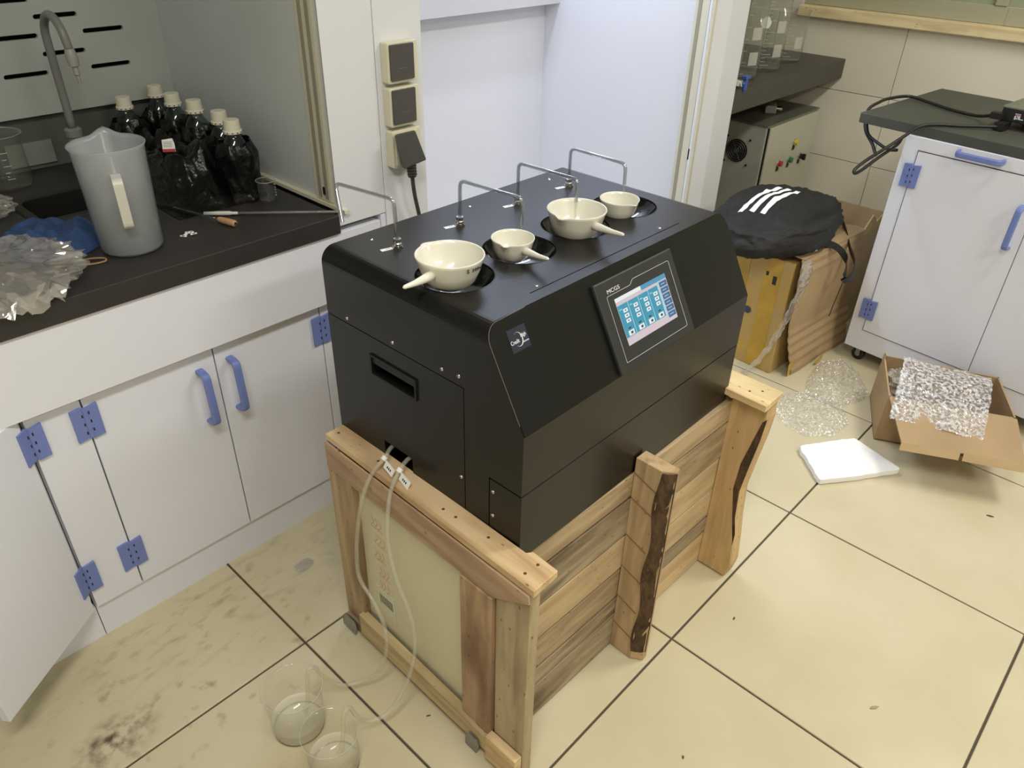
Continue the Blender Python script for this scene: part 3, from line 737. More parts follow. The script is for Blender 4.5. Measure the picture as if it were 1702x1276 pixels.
b = B(); tube(b, smooth_path([(-.745, 1.045, .842), (-.70, 1.035, .838), (-.672, 1.030, .836), (-.655, 1.02, .834), (-.66, 1.008, .833), (-.69, 1.012, .834), (-.742, 1.035, .838)]), .0018, 8)
obj('cord_loop', b, mat('brown_cord', (150, 118, 84), .7), t, smooth=True)
tag(obj('clear_film_scrap', bag_mesh(-.735, 1.42, .8295, .05, .045, .020, 9., n=40, mm=14), M_film, None, smooth=False), 'small crinkled film scrap beside the sink rim, behind the blue cloth', 'film')

# ================================================================ BLACK INSTRUMENT
MX, MY, MA = -.4418, .0956, .0039
L_, D_, ZB, ZT, VT, ZC = .6825, .487, .513, .929, .0875, .772
def MW(u, v, z): c, s = math.cos(MA), math.sin(MA); return (MX + c * u - s * v, MY + s * u + c * v, z)
mc = thing('heating_instrument', 'large black four-station heating instrument with touch screen on the wooden crate', 'instrument', (MX, MY, 0), MA)
def arch(x0, x1, z0, z1, r, n=8):
    pts = [(x0, z0), (x1, z0)]
    for j in range(n + 1): a = math.radians(90 * j / n); pts.append((x1 - r + r * math.cos(a), z1 - r + r * math.sin(a)))
    for j in range(n + 1): a = math.radians(90 + 90 * j / n); pts.append((x0 + r + r * math.cos(a), z1 - r + r * math.sin(a)))
    return pts
RAD = .028
SLV = Vector((0, VT, ZT - ZC)).normalized()          # up the slope
SLN = Vector((0, -(ZT - ZC), VT)).normalized()       # out of the slope
b = B(); prism(b, arch(0, L_, ZB, ZT, RAD), 1, 0, D_)
bmesh.ops.bisect_plane(b, geom=b.verts[:] + b.edges[:] + b.faces[:], plane_co=(0, 0, ZC), plane_no=SLN, clear_outer=True)
bmesh.ops.holes_fill(b, edges=[e for e in b.edges if e.is_boundary])
hs = obj('housing', b, M_black, mc)
SEAM, VS = .803, .128
WELLS = [.091, .247, .403, .559]
cuts = [cbox(-.01, .0205, VS, D_ + .01, ZB - .01, SEAM),                # pocket of the side panel
        cbox(.0, .060, .24, .38, .535, .60),                            # cable opening
        cbox(.0, .045, .240, .370, .722, .768),                         # grip pocket
        cbox(-.01, L_ + .01, -.01, .0205, ZB - .01, .656),              # pocket of lower front panel
        cbox(-.01, .0205, .015, .0722, ZB - .01, .656),
        cbox(.13, L_ - .125, .1105, .1125, ZT - .004, ZT + .01),        # joint line on the top
        ]
for u in WELLS:
    c = B(); lathe(c, [(.050, ZT - .045), (.067, ZT - .012), (.067, ZT + .02)], 48, (u, .242, 0), cap=True); cuts.append(c)
boolean(hs, cuts)
sp = box('side_panel', (.0, .020, VS + .0019, D_, .5475, SEAM - .0019), M_black, mc)
boolean(sp, [cbox(-.01, .03, .268, .348, .50, .583), cbox(-.01, .03, .246, .364, .726, .763)])
box('base_strip', (.001, .020, VS + .0013, .268, ZB, .5462), M_black, mc); box('base_strip', (.001, .020, .348, D_, ZB, .5462), M_black, mc)
gr = B(); g0, g1 = (.243, .367), (.723, .766)
bx(gr, -.0035, .0, g0[0], g0[0] + .004, *g1); bx(gr, -.0035, .0, g0[1] - .004, g0[1], *g1); bx(gr, -.0035, 0, g0[0] + .004, g0[1] - .004, g1[0], g1[0] + .004); bx(gr, -.0035, 0, g0[0] + .004, g0[1] - .004, g1[1] - .004, g1[1])
gp = obj('grip_recess', gr, mat('grip_plastic', (22, 22, 22), .5), mc)
b = B(); bx(b, .0, .006, g0[0] + .004, g0[1] - .004, .748, .764); bx(b, .035, .043, g0[0], g0[1], *g1); obj('inner_plate', b, mat('grip_plastic', (22, 22, 22), .5), gp)
b = B(); prism(b, [(0, 0.0), (L_, 0), (L_, .0205), (.0205, .0205), (.0205, .0702), (.0, .0702)], 2, ZB, .6533)
obj('lower_front_panel', b, M_black, mc, bevel=.0006)
# sloped control panel plate
def slope_pt(u, s, o=0.): p = Vector((u, 0, ZC)) + SLV * s + SLN * o; return p
SL = math.hypot(VT, ZT - ZC)
b = B(); pts = []
zr = RAD
mg = .0022
pp = [(mg, .001), (L_ - mg, .001)]
for j in range(9):
    a = math.radians(90 * j / 8); pp.append((L_ - zr + (zr - mg) * math.cos(a), (ZT - zr + (zr - mg) * math.sin(a) - ZC) / (ZT - ZC) * SL - .001))
for j in range(9):
    a = math.radians(90 + 90 * j / 8); pp.append((zr + (zr - mg) * math.cos(a), (ZT - zr + (zr - mg) * math.sin(a) - ZC) / (ZT - ZC) * SL - .001))
lo = [b.verts.new(slope_pt(u, s, -.001)) for u, s in pp]; hi = [b.verts.new(slope_pt(u, s, .0012)) for u, s in pp]
b.faces.new(lo); b.faces.new(hi[::-1])
for i in range(len(pp)): b.faces.new((lo[i], hi[i], hi[(i + 1) % len(pp)], lo[(i + 1) % len(pp)]))
obj('control_panel', b, M_black, mc)
# edge highlight round the panel's left end, put into a bright strip
b = B(); ep = [slope_pt(u, s, .0006) for u, s in pp[11:]] + [slope_pt(mg * .4, .03, .0006)]
ep2 = [slope_pt(.0012, .02, .0002), slope_pt(.0012, .10, .0002)] + [slope_pt(zr + (zr - .0012) * math.cos(math.radians(a)), (ZT - zr + (zr - .0012) * math.sin(math.radians(a)) - ZC) / (ZT - ZC) * SL - .0004, .0002) for a in range(180, 89, -10)] + [slope_pt(.09, SL - .0006, .0002)]
tube(b, ep2, .0007, 6); obj('highlight_strip', b, mat('edge_highlight', (120, 118, 108), .35, metal=.6), mc)
# touch panel
tp_o = slope_pt(.2395, .001, .0014); 
TW, TH = .2275, .158
def slab(bm, u0, u1, s0, s1, o0, o1, mi=0):
    vs = [bm.verts.new(slope_pt(u, s, o)) for u in (u0, u1) for s in (s0, s1) for o in (o0, o1)]
    for f in ((0, 1, 3, 2), (4, 6, 7, 5), (0, 4, 5, 1), (2, 3, 7, 6), (0, 2, 6, 4), (1, 5, 7, 3)): bm.faces.new([vs[i] for i in f]).material_index = mi
b = B(); slab(b, .2395, .467, .003, .162, .001, .0095); tpn = obj('touch_panel', b, M_bframe, mc, bevel=.0025)
b = B()
lt = [(.260, .018), (.448, .018), (.449, .143), (.338, .143), (.329, .135), (.262, .135)]
ltc = [slope_pt(u, s, .0099) for u, s in lt + [lt[0]]]
tube(b, corner_path(ltc, .004, 3), .00035, 5); obj('outline_print', b, M_sil2, tpn)
text_mesh('lettering', 'MCGS', .0098, M_sil2, tpn, frame_mw(slope_pt(.266, .1385, .0096), (1, 0, 0), SLV), bold=.0, sx=1.35)
E_pink = emi('screen_pink', (222, 206, 212), .85); E_teal = emi('screen_teal', (58, 158, 186), .85); E_btn = emi('screen_button', (64, 112, 158), .8)
E_white = emi('screen_white', (232, 238, 240), .95); E_lt = emi('screen_line', (150, 214, 232), .95); E_dk = emi('screen_text', (70, 80, 96), .5); E_hd = emi('screen_head', (82, 156, 192), .85)
sm = [E_pink, E_teal, E_btn, E_white, E_lt, E_dk, E_hd]
b = B(); U0, U1, V0, V1 = .2785, .4285, .0415, .1255
def sr(x0, x1, y0, y1, mi, o):   # 0..1 in screen
    slab(b, U0 + (U1 - U0) * x0, U0 + (U1 - U0) * x1, V0 + (V1 - V0) * y0, V0 + (V1 - V0) * y1, .0094, .0096 + o, mi)
sr(0, 1, 0, 1, 0, 0)
sr(.5, 1, .90, 1, 6, .0001); sr(0, .49, .92, 1, 3, .0001)
for k in range(4):
    x0 = .0 + k * .20; sr(x0 + .004, x0 + .193, .16, .84, 1, .0001)
    for j, yy in enumerate((.66, .55, .44)): sr(x0 + .085, x0 + .165, yy, yy + .075, 3, .0002); sr(x0 + .11, x0 + .14, yy + .028, yy + .048, 5, .0003)
    sr(x0 + .02, x0 + .07, .74, .76, 4, .0002)
    sr(x0 + .08, x0 + .13, .31, .345, 5, .0002); sr(x0 + .06, x0 + .165, .175, .28, 3, .0002); sr(x0 + .10, x0 + .14, .20, .25, 5, .0003)
    sr(x0 + .193, x0 + .199, .16, .84, 4, .0002)
sr(.815, .83, .06, .9, 4, .0002)
for k in range(6): sr(.84, .99, .08 + k * .135, .08 + k * .135 + .115, 2, .0002); sr(.87, .95, .13 + k * .135, .145 + k * .135, 4, .0003)
sr(.02, .30, .87, .885, 5, .0001) if False else None
obj('screen', b, sm, tpn)
# logo plate with lettering
b = B(); slab(b, .037, .0765, .122, .158, .0012, .0018); lg = obj('logo_plate', b, M_logo, mc)
text_mesh('lettering', 'Credit', .0088, M_sil2, lg, frame_mw(slope_pt(.0380, .1345, .0019), (1, 0, 0), SLV), bold=.00005, sx=.80)
text_mesh('lettering', 'High', .0082, M_sil2, lg, frame_mw(slope_pt(.0610, .1405, .0019), (1, 0, 0), SLV), bold=.00005, sx=.80)
text_mesh('lettering', '\u5fb4\u6052', .0052, M_sil2, lg, frame_mw(slope_pt(.0605, .1315, .0019), (1, 0, 0), SLV), bold=.0001) if False else None
b = B(); arc1 = [slope_pt(.0548 + .0088 * math.cos(math.radians(a)), .1395 + .0110 * math.sin(math.radians(a)), .0021) for a in range(-130, 125, 12)]
tube(b, arc1, lambda t: .0003 + .0009 * math.sin(math.pi * min(1, t * 1.02)) ** 2, 6, flat=.4)
b2 = [slope_pt(.0625 + k * .0022, .1325, .0020) for k in range(6)]
for q in b2: bx(b, q.x, q.x + .0015, q.y - .0005, q.y + .0005, q.z - .001, q.z + .0008)
obj('swoosh_emblem', b, M_sil2, lg)
# screws
def screw_mesh():
    b = B(); lathe(b, [(0, .0022), (.002, .0020), (.0034, .0010), (.0037, 0)], 14); 
    b2 = b; lathe(b, [(0, .00225), (.0012, .0023)], 6, mi=1); return me_from(b, 'screw', [M_chrome, M_ink], True)
SCM = screw_mesh()
def screw(p, parent, to):
    o = add('screw', SCM, parent); o.location = p; o.rotation_mode = 'QUATERNION'; o.rotation_quaternion = Vector(to).to_track_quat('Z', 'Y')
for v, z in ((.428, .812), (.302, .814), (.179, .816), (.140, .820), (.138, .617), (.063, .629), (.063, .577)): screw((0, v, z), mc, (-1, 0, 0))
for u, v in ((.086, .453), (.330, .452), (.572, .452), (.157, .122), (.509, .123)): screw((u, v, ZT), mc, (0, 0, 1))
# wells: glossy heating dishes
for u in WELLS:
    b = B(); lathe(b, [(.0665, ZT - .003), (.060, ZT - .014), (.046, ZT - .026), (.024, ZT - .034), (0, ZT - .036)], 40, (u, .242, 0)); obj('heating_dish', b, M_gloss, mc, smooth=True)
    b = B(); lathe(b, [(.0672, ZT - .006), (.0672, ZT + .0004), (.0655, ZT + .0006), (.0650, ZT - .003)], 40, (u, .242, 0)); obj('dish_ring', b, M_black, mc)
NUTS = [.096, .246, .405, .565]
for k, u in enumerate(NUTS):
    b = B(); v = .392
    prism(b, [(u + .0085 * math.cos(math.radians(60 * q)), v + .0085 * math.sin(math.radians(60 * q))) for q in range(6)], 2, ZT, ZT + .006)
    lathe(b, [(0, .006), (.0075, .006), (.0078, .009), (.0062, .011), (.0062, .014), (.0070, .0145), (.0070, .018), (0, .018)], 16, (u, v, ZT))
    for q in range(6):
        a = math.radians(60 * q); cyl(b, (u + .0088 * math.cos(a), v + .0088 * math.sin(a), ZT), (u + .0088 * math.cos(a), v + .0088 * math.sin(a), ZT + .004), .0014, 6)
    obj('tube_fitting', b, M_chrome, mc, bevel=.0004)
    b = B(); prism(b, [(u - .030, v + .006), (u - .008, v + .001), (u - .006, v + .010), (u - .028, v + .015)], 2, ZT, ZT + .0004); lb = obj('station_label', b, M_paper, mc)
    b = B()
    for q in range(3): bx(b, u - .020 + q * .003, u - .018 + q * .003, v + .007, v + .0085, ZT + .0004, ZT + .0005)
    obj('print', b, M_ink, lb)
# clear glass bridge tubes
GT = [((.096, .392, .930), (.094, .392, 1.017), (.078, .535, 1.014), (.060, .498, .956)),
      ((.246, .392, .930), (.246, .390, 1.016), (.262, .252, 1.014), (.262, .252, .966)),
      ((.405, .392, .930), (.405, .392, 1.014), (.410, .248, 1.014), (.408, .248, .972)),
      ((.565, .392, .930), (.565, .392, 1.011), (.562, .250, 1.011), (.560, .247, .970))]
for k, pts in enumerate(GT):
    b = B(); tube(b, corner_path(pts, .013, 6), .0036, 14, cap=False); gt = obj('glass_tube', b, thin('tube_glass', tint=(222, 226, 228), body=.04, edge=1.7, rough=.05, base=.16), mc, smooth=True)
    b = B(); tube(b, corner_path(pts, .013, 6), .0018, 8, cap=False); obj('bore', b, thin('tube_bore', tint=(240, 242, 242), body=.03, edge=1.6), gt, smooth=True)
    if k:
        p = Vector(pts[-1]); b = B(); tube(b, [p, p + Vector((0, 0, -.012)), p + Vector((-.006, -.006, -.042))], lambda t: .0020, 8, cap=True); obj('liquid_stream', b, thin('stream', tint=(250, 250, 246), body=.10, edge=.8), gt, smooth=True)

# ================================================================ CASSEROLE BOWLS
def bowl(label, uv, rz_, r, h, ha, hl, sa, side=None):
    base = rz_ - h
    t = thing('casserole_bowl', label, 'bowl', MW(uv[0], uv[1], base), 0, 'ceramic casserole bowls on the instrument')
    b = B(); n = 48
    prof = [(0, 0), (r * .50, 0), (r * .58, .003), (r * .74, h * .22), (r * .88, h * .55), (r * .97, h * .88), (r * 1.005, h * .97), (r * .995, h), (r * .955, h * .985), (r * .925, h * .86), (r * .84, h * .55), (r * .69, h * .24), (r * .50, h * .10), (0, h * .08)]
    rings = []
    for i, (rr, z) in enumerate(prof):
        row = []
        for k in range(n):
            a = 2 * math.pi * k / n; da = (a - sa + math.pi) % (2 * math.pi) - math.pi
            f = max(0, 1 - abs(da) / .30); f = f * f * (3 - 2 * f) * max(0, min(1, (z / h - .62) / .36)) if rr > r * .5 else 0
            q = rr + r * .15 * f; row.append(b.verts.new((q * math.cos(a), q * math.sin(a), z - (.0018 * f if z > h * .9 else 0))))
        rings.append(row)
    for a_, c_ in zip(rings, rings[1:]):
        for k in range(n): b.faces.new((a_[k], a_[(k + 1) % n], c_[(k + 1) % n], c_[k]))
    bmesh.ops.remove_doubles(b, verts=b.verts, dist=.0002)
    obj('vessel', b, M_cer, t, smooth=True)
    if ha is not None:
        b = B(); d = Vector((math.cos(ha), math.sin(ha), 0)); p = d * (r * .93) + Vector((0, 0, h * .66))
        pts = [p - d * .004, p + d * hl * .12 + Vector((0, 0, .001)), p + d * hl * .3 + Vector((0, 0, .002)), p + d * hl * .6 + Vector((0, 0, .004)), p + d * hl * .95 + Vector((0, 0, .008)), p + d * hl + Vector((0, 0, .0085))]
        rs = [.0082, .0078, .0066, .0048, .0032, .0012]; s = r / .056 if r < .05 else 1.; s = .65 + .35 * s
        tube(b, pts, lambda q: s * rs[min(5, int(q * 5.01))], 16); obj('handle', b, M_cer, t, smooth=True)
    return t
b1 = bowl('large ceramic bowl marked 300 ml with handle pointing at the front left corner', (.074, .234), .975, .056, .054, math.atan2(-.028, -.122), .070, math.radians(91))
bowl('small ceramic bowl with short handle in the second station beside the marked bowl', (.222, .235), .960, .0378, .041, math.atan2(-.101, -.017), .062, math.radians(204))
bowl('large ceramic bowl in the third station with handle pointing to the screen', (.379, .222), .975, .0550, .054, math.atan2(-.127, -.022), .073, math.radians(190))
bowl('small ceramic bowl in the fourth station farthest from the drain tubing', (.515, .224), .960, .0388, .041, None, .040, math.radians(-98))
tm = Matrix.Translation((0, 0, 0))
def on_bowl(a, z, r): return Vector((r * math.cos(a), r * math.sin(a), z))
a = math.radians(-101)
for ch, da, w_ in (('S', -.06, .0098), ('3', .12, .0080), ('0', .22, .0080), ('0', .32, .0080), ('m', .43, .0066), ('l', .54, .0066)):
    aa = a + da; o_ = on_bowl(aa, .0405, .0547); tn = Vector((-math.sin(aa), math.cos(aa), 0)); up = Vector((.18 * math.cos(aa), .18 * math.sin(aa), 1))
    text_mesh('lettering', ch, w_, M_ink, b1, frame_mw(o_, tn, up), bold=.00012)

# ================================================================ WOODEN CRATE
CX, CY, CA = -.4957, .0176, -.0177
CW, CD, CH, PD = .770, .5617, .549, .0836
cr = thing('wooden_crate', 'rough open wooden packing crate standing under the black instrument', 'crate', (CX, CY, 0), CA)
W1 = wood('crate_board_long', (196, 170, 126), (146, 118, 80), 0)
W1g = wood('crate_board_weathered', (166, 148, 114), (108, 90, 64), 0, dirtamt=.5)
W1p = wood('crate_board_pale', (208, 180, 132), (172, 140, 94), 0, dirtamt=.1)
W2 = wood('crate_board_upright', (184, 156, 112), (138, 108, 72), 2)
W2g = wood('crate_board_upright_grey', (176, 156, 118), (136, 116, 80), 2, dirtamt=.15)
W2o = wood('crate_board_orange', (204, 170, 112), (170, 132, 78), 2, dirtamt=.15)
W3 = wood('crate_board_cross', (182, 150, 114), (138, 106, 76), 1, dirtamt=.15)
W3c = wood('crate_cap_chip', (222, 190, 138), (184, 142, 88), 1, dirtamt=.3, dirt=(140, 92, 48))
M_ply = mat('pale_ply_sheet', (210, 204, 172), .6, var=.07, vscale=5, stretch=(1, 1, .4))
M_bark = mat('rough_bark', (96, 74, 48), .95, col2=(50, 38, 26), vscale=45, bump=1., bscale=70, bdist=.01, stretch=(1, 1, .5))
M_end = mat('sawn_end', (216, 184, 134), .8, var=.2, vscale=50, stretch=(1, 3, 1))
def board(name, poly, axis, a, b_, m, parent=cr, bev=.0012, wob=.0012, **p):
    b = B(); prism(b, poly, axis, a, b_)
    return obj(name, b, m, parent, bevel=bev, **p)
# front planks (face v = PD)
zs = [(.003, .105, W1g), (.107, .157, mat('x', (0, 0, 0)) if False else W1g), (.160, .247, W1), (.250, .344, W1p), (.347, .448, W1g), (.451, .511, W1)]
for i, (z0, z1, m) in enumerate(zs):
    for (u0, u1) in ((.028, .405), (.407, .757)):
        mm = {0: (W1g, W1p), 1: (W1g, W1g), 2: (W1, W1p), 3: (W1p, W1p), 4: (W1g, W1), 5: (W1, W1)}[i][0 if u0 < .2 else 1]
        dz = random.uniform(-.001, .001); dv = random.uniform(-.001, .0015)
        t0 = random.uniform(-.0012, .0012)
        b = B(); prism(b, [(u0, z0 + .0014), (u1, z0 + .0014 + t0 * .5), (u1, z1 - .0014 + t0), (u0, z1 - .0014)], 1, PD + dv, PD + .018)
        obj('plank', b, mm, cr, bevel=.0012)
# rear planks
for (z0, z1, m) in zs: box('plank', (.012, .757, CD - .034, CD - .018, z0, z1 - .001), W1, cr)
# right end planks
for k in range(5): box('plank', (.759, .774, PD + .02, CD - .03, .004 + k * .103, .105 + k * .103), W3, cr)
# top deck that carries the instrument
for k in range(5): box('deck_board', (.052, .720, PD + .020 + k * .092, PD + .110 + k * .092, .492, .511), W1, cr)
# corner post: broad side in the end face, runs out to v=0
board('corner_post', [(-.001, .003), (.010, -.001), (.024, .004), (.026, .079), (.0, .080)], 2, .003, .532, W2g)
board('middle_post', [(.380, .083), (.3805, .026), (.397, .002), (.412, .004), (.412, .083)], 2, .003, .5512, W2)
b = B()
for z in (.085, .170, .262, .352, .452, .515): prism(b, [(.030, z - .020), (.082, z), (.082, z + .0014), (.030, z - .0186)], 0, .3785, .3812)
obj('slanting_lines', b, mat('line_brown', (128, 98, 66), .9), cr, kind='stuff')  # thin darker lines slanting across the post's side face
b = B()   # bark on the chamfered outer edge of the middle post
N = 34; rows = []
for j in range(N + 1):
    z = .03 + (.548 - .03) * j / N; wdt = .5 + .35 * math.sin(j * .35 + 1) * .4 + .3
    row = []
    for k in range(7):
        f = k / 6; x = .3795 + (.4005 - .3795) * f; y = .032 * (1 - f) * (.85 + .15 * math.sin(j * .5)) + .0015 * f
        nn = .0022 * (1 + noise.noise(Vector((f * 5, 0, z * 70)))) * math.sin(math.pi * f) + .0004
        row.append(b.verts.new((x - nn * .8, y - nn * .7, z)))
    rows.append(row)
for a_, c_ in zip(rows, rows[1:]):
    for k in range(6): b.faces.new((a_[k], a_[k + 1], c_[k + 1], c_[k]))
bk = obj('bark_edge', b, M_bark, cr, smooth=False); md = bk.modifiers.new('solid', 'SOLIDIFY'); md.thickness = .001; md.offset = -1
prof = [(PD, .006), (PD, .530), (.000, .530), (-.004, .50), (.0, .44), (.010, .36), (.019, .28), (.014, .20), (.004, .12), (-.002, .05), (.006, .006)]
b = B(); prism(b, prof, 0, .747, .790); obj('end_post', b, W2o, cr, bevel=.0015)
b = B(); pr_ = [(-.0045, .50), (-.0005, .44), (.0095, .36), (.0185, .28), (.0135, .20), (.0035, .12)]; 
inn = [(.0035, .15), (.020, .20), (.034, .28), (.030, .36), (.018, .42), (.004, .49)]
prism(b, pr_ + inn, 0, .7462, .748); obj('bark_patch', b, M_bark, cr)
# end cap over end post and near cap strip along the end face
board('cap_board', [(-.002, -.004), (.058, -.001), (.060, .055), (.050, .062), (.050, CD), (.0, CD)], 2, .5335, .549, W3c, bev=.0015)
board('cap_board', [(.722, -.006), (.800, -.004), (.802, CD - .01), (.724, CD)], 2, .5325, .549, wood('cap_plain', (220, 196, 140), (194, 162, 104), 1, dirtamt=.08), bev=.0015)
# end frame (face u = 0)
board('end_rail', [(CD, .466), (CD, .533), (.004, .533), (.002, .515), (.083, .4665)], 0, -.0055, -.0012, W3)
b = B()
board('end_stile', [(CD, .035), (CD, .4645), (.484, .4645), (.490, .060), (.500, .035)], 0, -.004, .022, W2)
board('end_stile', [(.163, .040), (.163, .4645), (.083, .4645), (.083, .086), (.10, .062)], 0, -.008, .010, wood('pitted_upright', (186, 152, 112), (144, 110, 76), 2, dirtamt=.3, dirt=(96, 62, 40)))
board('bottom_rail', [(.497, .020), (.497, .084), (.170, .075), (.090, .070), (.088, .028)], 0, -.016, .004, wood('rail_pale', (204, 182, 130), (164, 136, 88), 1, dirtamt=.1))
board('bottom_rail', [(.560, .004), (.560, .033), (.4985, .033), (.4985, .019), (.086, .019), (.086, .004)], 0, -.010, .010, W3)
board('foot_block', [(.084, .016), (.084, .088), (.004, .092), (.004, .020)], 0, -.021, -.0022, W3c)
box('infill_sheet', (.012, .018, .15, .50, .05, .480), M_ply, cr, label='pale plywood sheet with faint red script')
# faint red marks and pasted slip on the sheet
b = B()
random.seed(3)
for c0 in range(6):
    v0 = .452 - random.random() * .02; z0 = .40 - c0 * .045
    for q in range(3):
        pts = [(.0116, v0 - q * .012, z0), (.0116, v0 - q * .012 - .006, z0 - .010 - random.random() * .01), (.0116, v0 - q * .012 + .004, z0 - .026), (.0116, v0 - q * .012 - .010, z0 - .030)]
        tube(b, smooth_path(pts, 4), .0007, 4)
obj('marker_script', b, mat('faded_marker', (196, 150, 122), .8), cr, kind='stuff')
b = B(); prism(b, [(.455, .195), (.395, .190), (.392, .108), (.452, .118)], 0, .0106, .0118, 0)
for q in range(9): prism(b, [(.445 - q * .005, .175), (.443 - q * .005, .175), (.441 - q * .005, .150), (.443 - q * .005, .150)], 0, .0102, .0108, 1)
obj('pasted_slip', b, [mat('slip_paper', (204, 200, 172), .7), M_ink], cr)
for v0, v1 in ((.560, .505), (.140, .100)):
    b = B(); prism(b, [(v0, .004), (v0, .032), (v0 - .012, .050), (v1 + .006, .050), (v1, .035), (v1 + .008, .004)], 0, -.0225, -.0205); obj('metal_plate', b, M_steel, cr, bevel=.0008)
    
b = B()
for (u, v) in ((.02, .545), (.022, .42), (.022, .235), (.024, .205), (.016, .032), (.044, .030), (.03, .13)): lathe(b, [(0, .0008), (.0022, .0006), (.003, 0)], 10, (u, v, .549))
for (u, v) in ((.750, .05), (.77, .03)): lathe(b, [(0, .0008), (.0022, .0006), (.003, 0)], 10, (u, v, .549))
obj('nail_head', b, mat('rusty_nail', (92, 58, 34), .7), cr, kind='stuff')

# ================================================================ DRAIN TUBING AND FLOOR BEAKERS
tA = [(-.425, .425, .572), (-.445, .422, .578), (-.470, .412, .572), (-.497, .421, .541), (-.518, .430, .483), (-.528, .448, .37), (-.532, .448, .28), (-.535, .402, .245), (-.540, .365, .205), (-.548, .354, .150), (-.560, .368, .084), (-.58, .40, .035), (-.62, .425, .035), (-.655, .43, .09), (-.672, .43, .140), (-.688, .43, .137), (-.70, .43, .06), (-.712, .43, .035)]
tB = [(-.425, .376, .572), (-.445, .374, .577), (-.470, .368, .569), (-.497, .361, .545), (-.515, .353, .504), (-.526, .345, .436), (-.532, .318, .364), (-.536, .279, .300), (-.540, .268, .238), (-.550, .269, .180), (-.565, .278, .12), (-.60, .296, .05), (-.64, .312, .05), (-.665, .31, .10), (-.677, .308, .138), (-.692, .306, .132), (-.705, .305, .06), (-.718, .304, .035)]
for pts, lab in ((tA, 'clear silicone drain tube, the one nearer the cabinets, hanging down the crate'), (tB, 'clear silicone drain tube, the one nearer the crate corner, hanging down the crate')):
    t = thing('drain_tube', lab, 'tube', group='silicone drain tubes')
    b = B(); tube(b, smooth_path(pts, 6), .0042, 12, cap=False); obj('hose', b, M_sil, t, smooth=True)
    p = Vector(pts[2]); b = B(); bx(b, -.0012, .0012, -.030, .0, -.0075, .0075); lb = obj('paper_tag', b, M_paper, t)
    lb.location = p + Vector((-.002, -.004, -.010)); lb.rotation_euler = (math.radians(8), math.radians(25), math.radians(-6))
    b = B()
    for q in range(3): bx(b, -.0016, -.0011, -.022 + q * .005, -.019 + q * .005, -.002, .002)
    obj('print', b, M_ink, lb)
    b = B(); lathe(b, [(.0046, -.004), (.0058, -.004), (.0058, .004), (.0046, .004)], 12); k_ = obj('tag_clip', b, M_paper, t); k_.location = p; k_.rotation_euler = (0, math.radians(55), 0)
beaker('beaker', 'glass beaker on the floor tiles, the one nearer the cabinets, holding a little water', (-.724, .436, 0), .0545, .125, rz=.4, water=.028, marks=False)
beaker('beaker', 'glass beaker on the floor tiles at the picture foot, holding a little water', (-.724, .312, 0), .0500, .110, rz=1.4, water=.030, marks=False)

# ================================================================ RIGHT-HAND STORAGE CABINET
KX, KY, KA = 1.5369, .2612, -.0978
kb = thing('wheeled_cabinet', 'white wheeled cabinet with blue hinges and a black top near the tiled wall', 'cabinet', (KX, KY, 0), KA * 1.)
# local: face plane x=0, runs along -y ; local y = 0 at the corner
kz0, kz1 = .060, .828
b = B(); bx(b, .002, .60, -1.25, 0, kz0, kz1); obj('body', b, M_white, kb, bevel=.002)
DK = []
d1 = box('door', (-.0015, .012, -.420, -.052, .142, .786), M_white, kb); d2 = box('door', (-.0015, .012, -.785, -.423, .142, .786), M_white, kb)
b = B()
for y0, y1 in ((-.4225, -.0495), (-.7875, -.4225)):
    for dd in ((y0, y1, .1395, .142), (y0, y1, .786, .7885), (y1 - .0022, y1, .1395, .7885), (y0, y0 + .0010, .1395, .7885)): bx(b, .0, .004, dd[0], dd[1], dd[2], dd[3])
obj('door_gap', b, M_slot, kb)
RY = Matrix.Rotation(math.radians(-90), 4, 'Z')
hinge(kb, 0, 0, tr=Matrix.Translation((-.0015, -.050, .708)) @ RY); hinge(kb, 0, 0, tr=Matrix.Translation((-.0015, -.050, .224)) @ RY)
o = add('handle', HME, d1); o.matrix_basis = Matrix.Translation((-.0015, -.392, .640)) @ RY
o = add('handle', HME, kb); o.matrix_basis = Matrix.Translation((-.0, -.235, .812)) @ RY @ Matrix.Rotation(math.radians(90), 4, 'Y')
def caster(parent, x, y):
    b = B(); cyl(b, (x - .008, y, .024), (x + .008, y, .024), .0235, 20); cb = obj('caster', b, M_rub, parent)
    b = B(); cyl(b, (x - .0095, y, .024), (x + .0095, y, .024), .010, 14); bx(b, x - .013, x - .010, y - .008, y + .008, .020, .058); bx(b, x + .010, x + .013, y - .008, y + .008, .020, .058); bx(b, x - .014, x + .014, y - .016, y + .016, .054, .060)
    obj('fork', b, M_steel, cb)
for x, y in ((.045, -.045), (.55, -.045), (.045, -1.2), (.55, -1.2)): caster(kb, x, y)
ks = thing('bench_top', 'dark slab lying over the white wheeled cabinet and jutting past its side', 'worktop', (KX, KY, 0), KA * 1.)
b = B(); prism(b, [(-.010, -1.3), (.63, -1.3), (.62, .17), (.012, .17)], 2, .8285, .860); obj('slab', b, mat('green_black_slab', (72, 74, 66), .5, var=.1, vscale=8, bump=.05, bscale=200), ks, bevel=.002)
hp = thing('stirrer_base', 'black lab device with a printed emblem standing on the dark bench top', 'device', (1.70, .055, 0), KA)
b = B(); bx(b, .0, .20, -.26, .0, .884, .922); dv = obj('case', b, mat('device_black', (38, 36, 38), .4), hp, bevel=.003)
box('lid_plate', (-.002, .202, -.262, .002, .922, .927), mat('device_top', (120, 124, 112), .35, metal=.3), hp, bevel=.001)
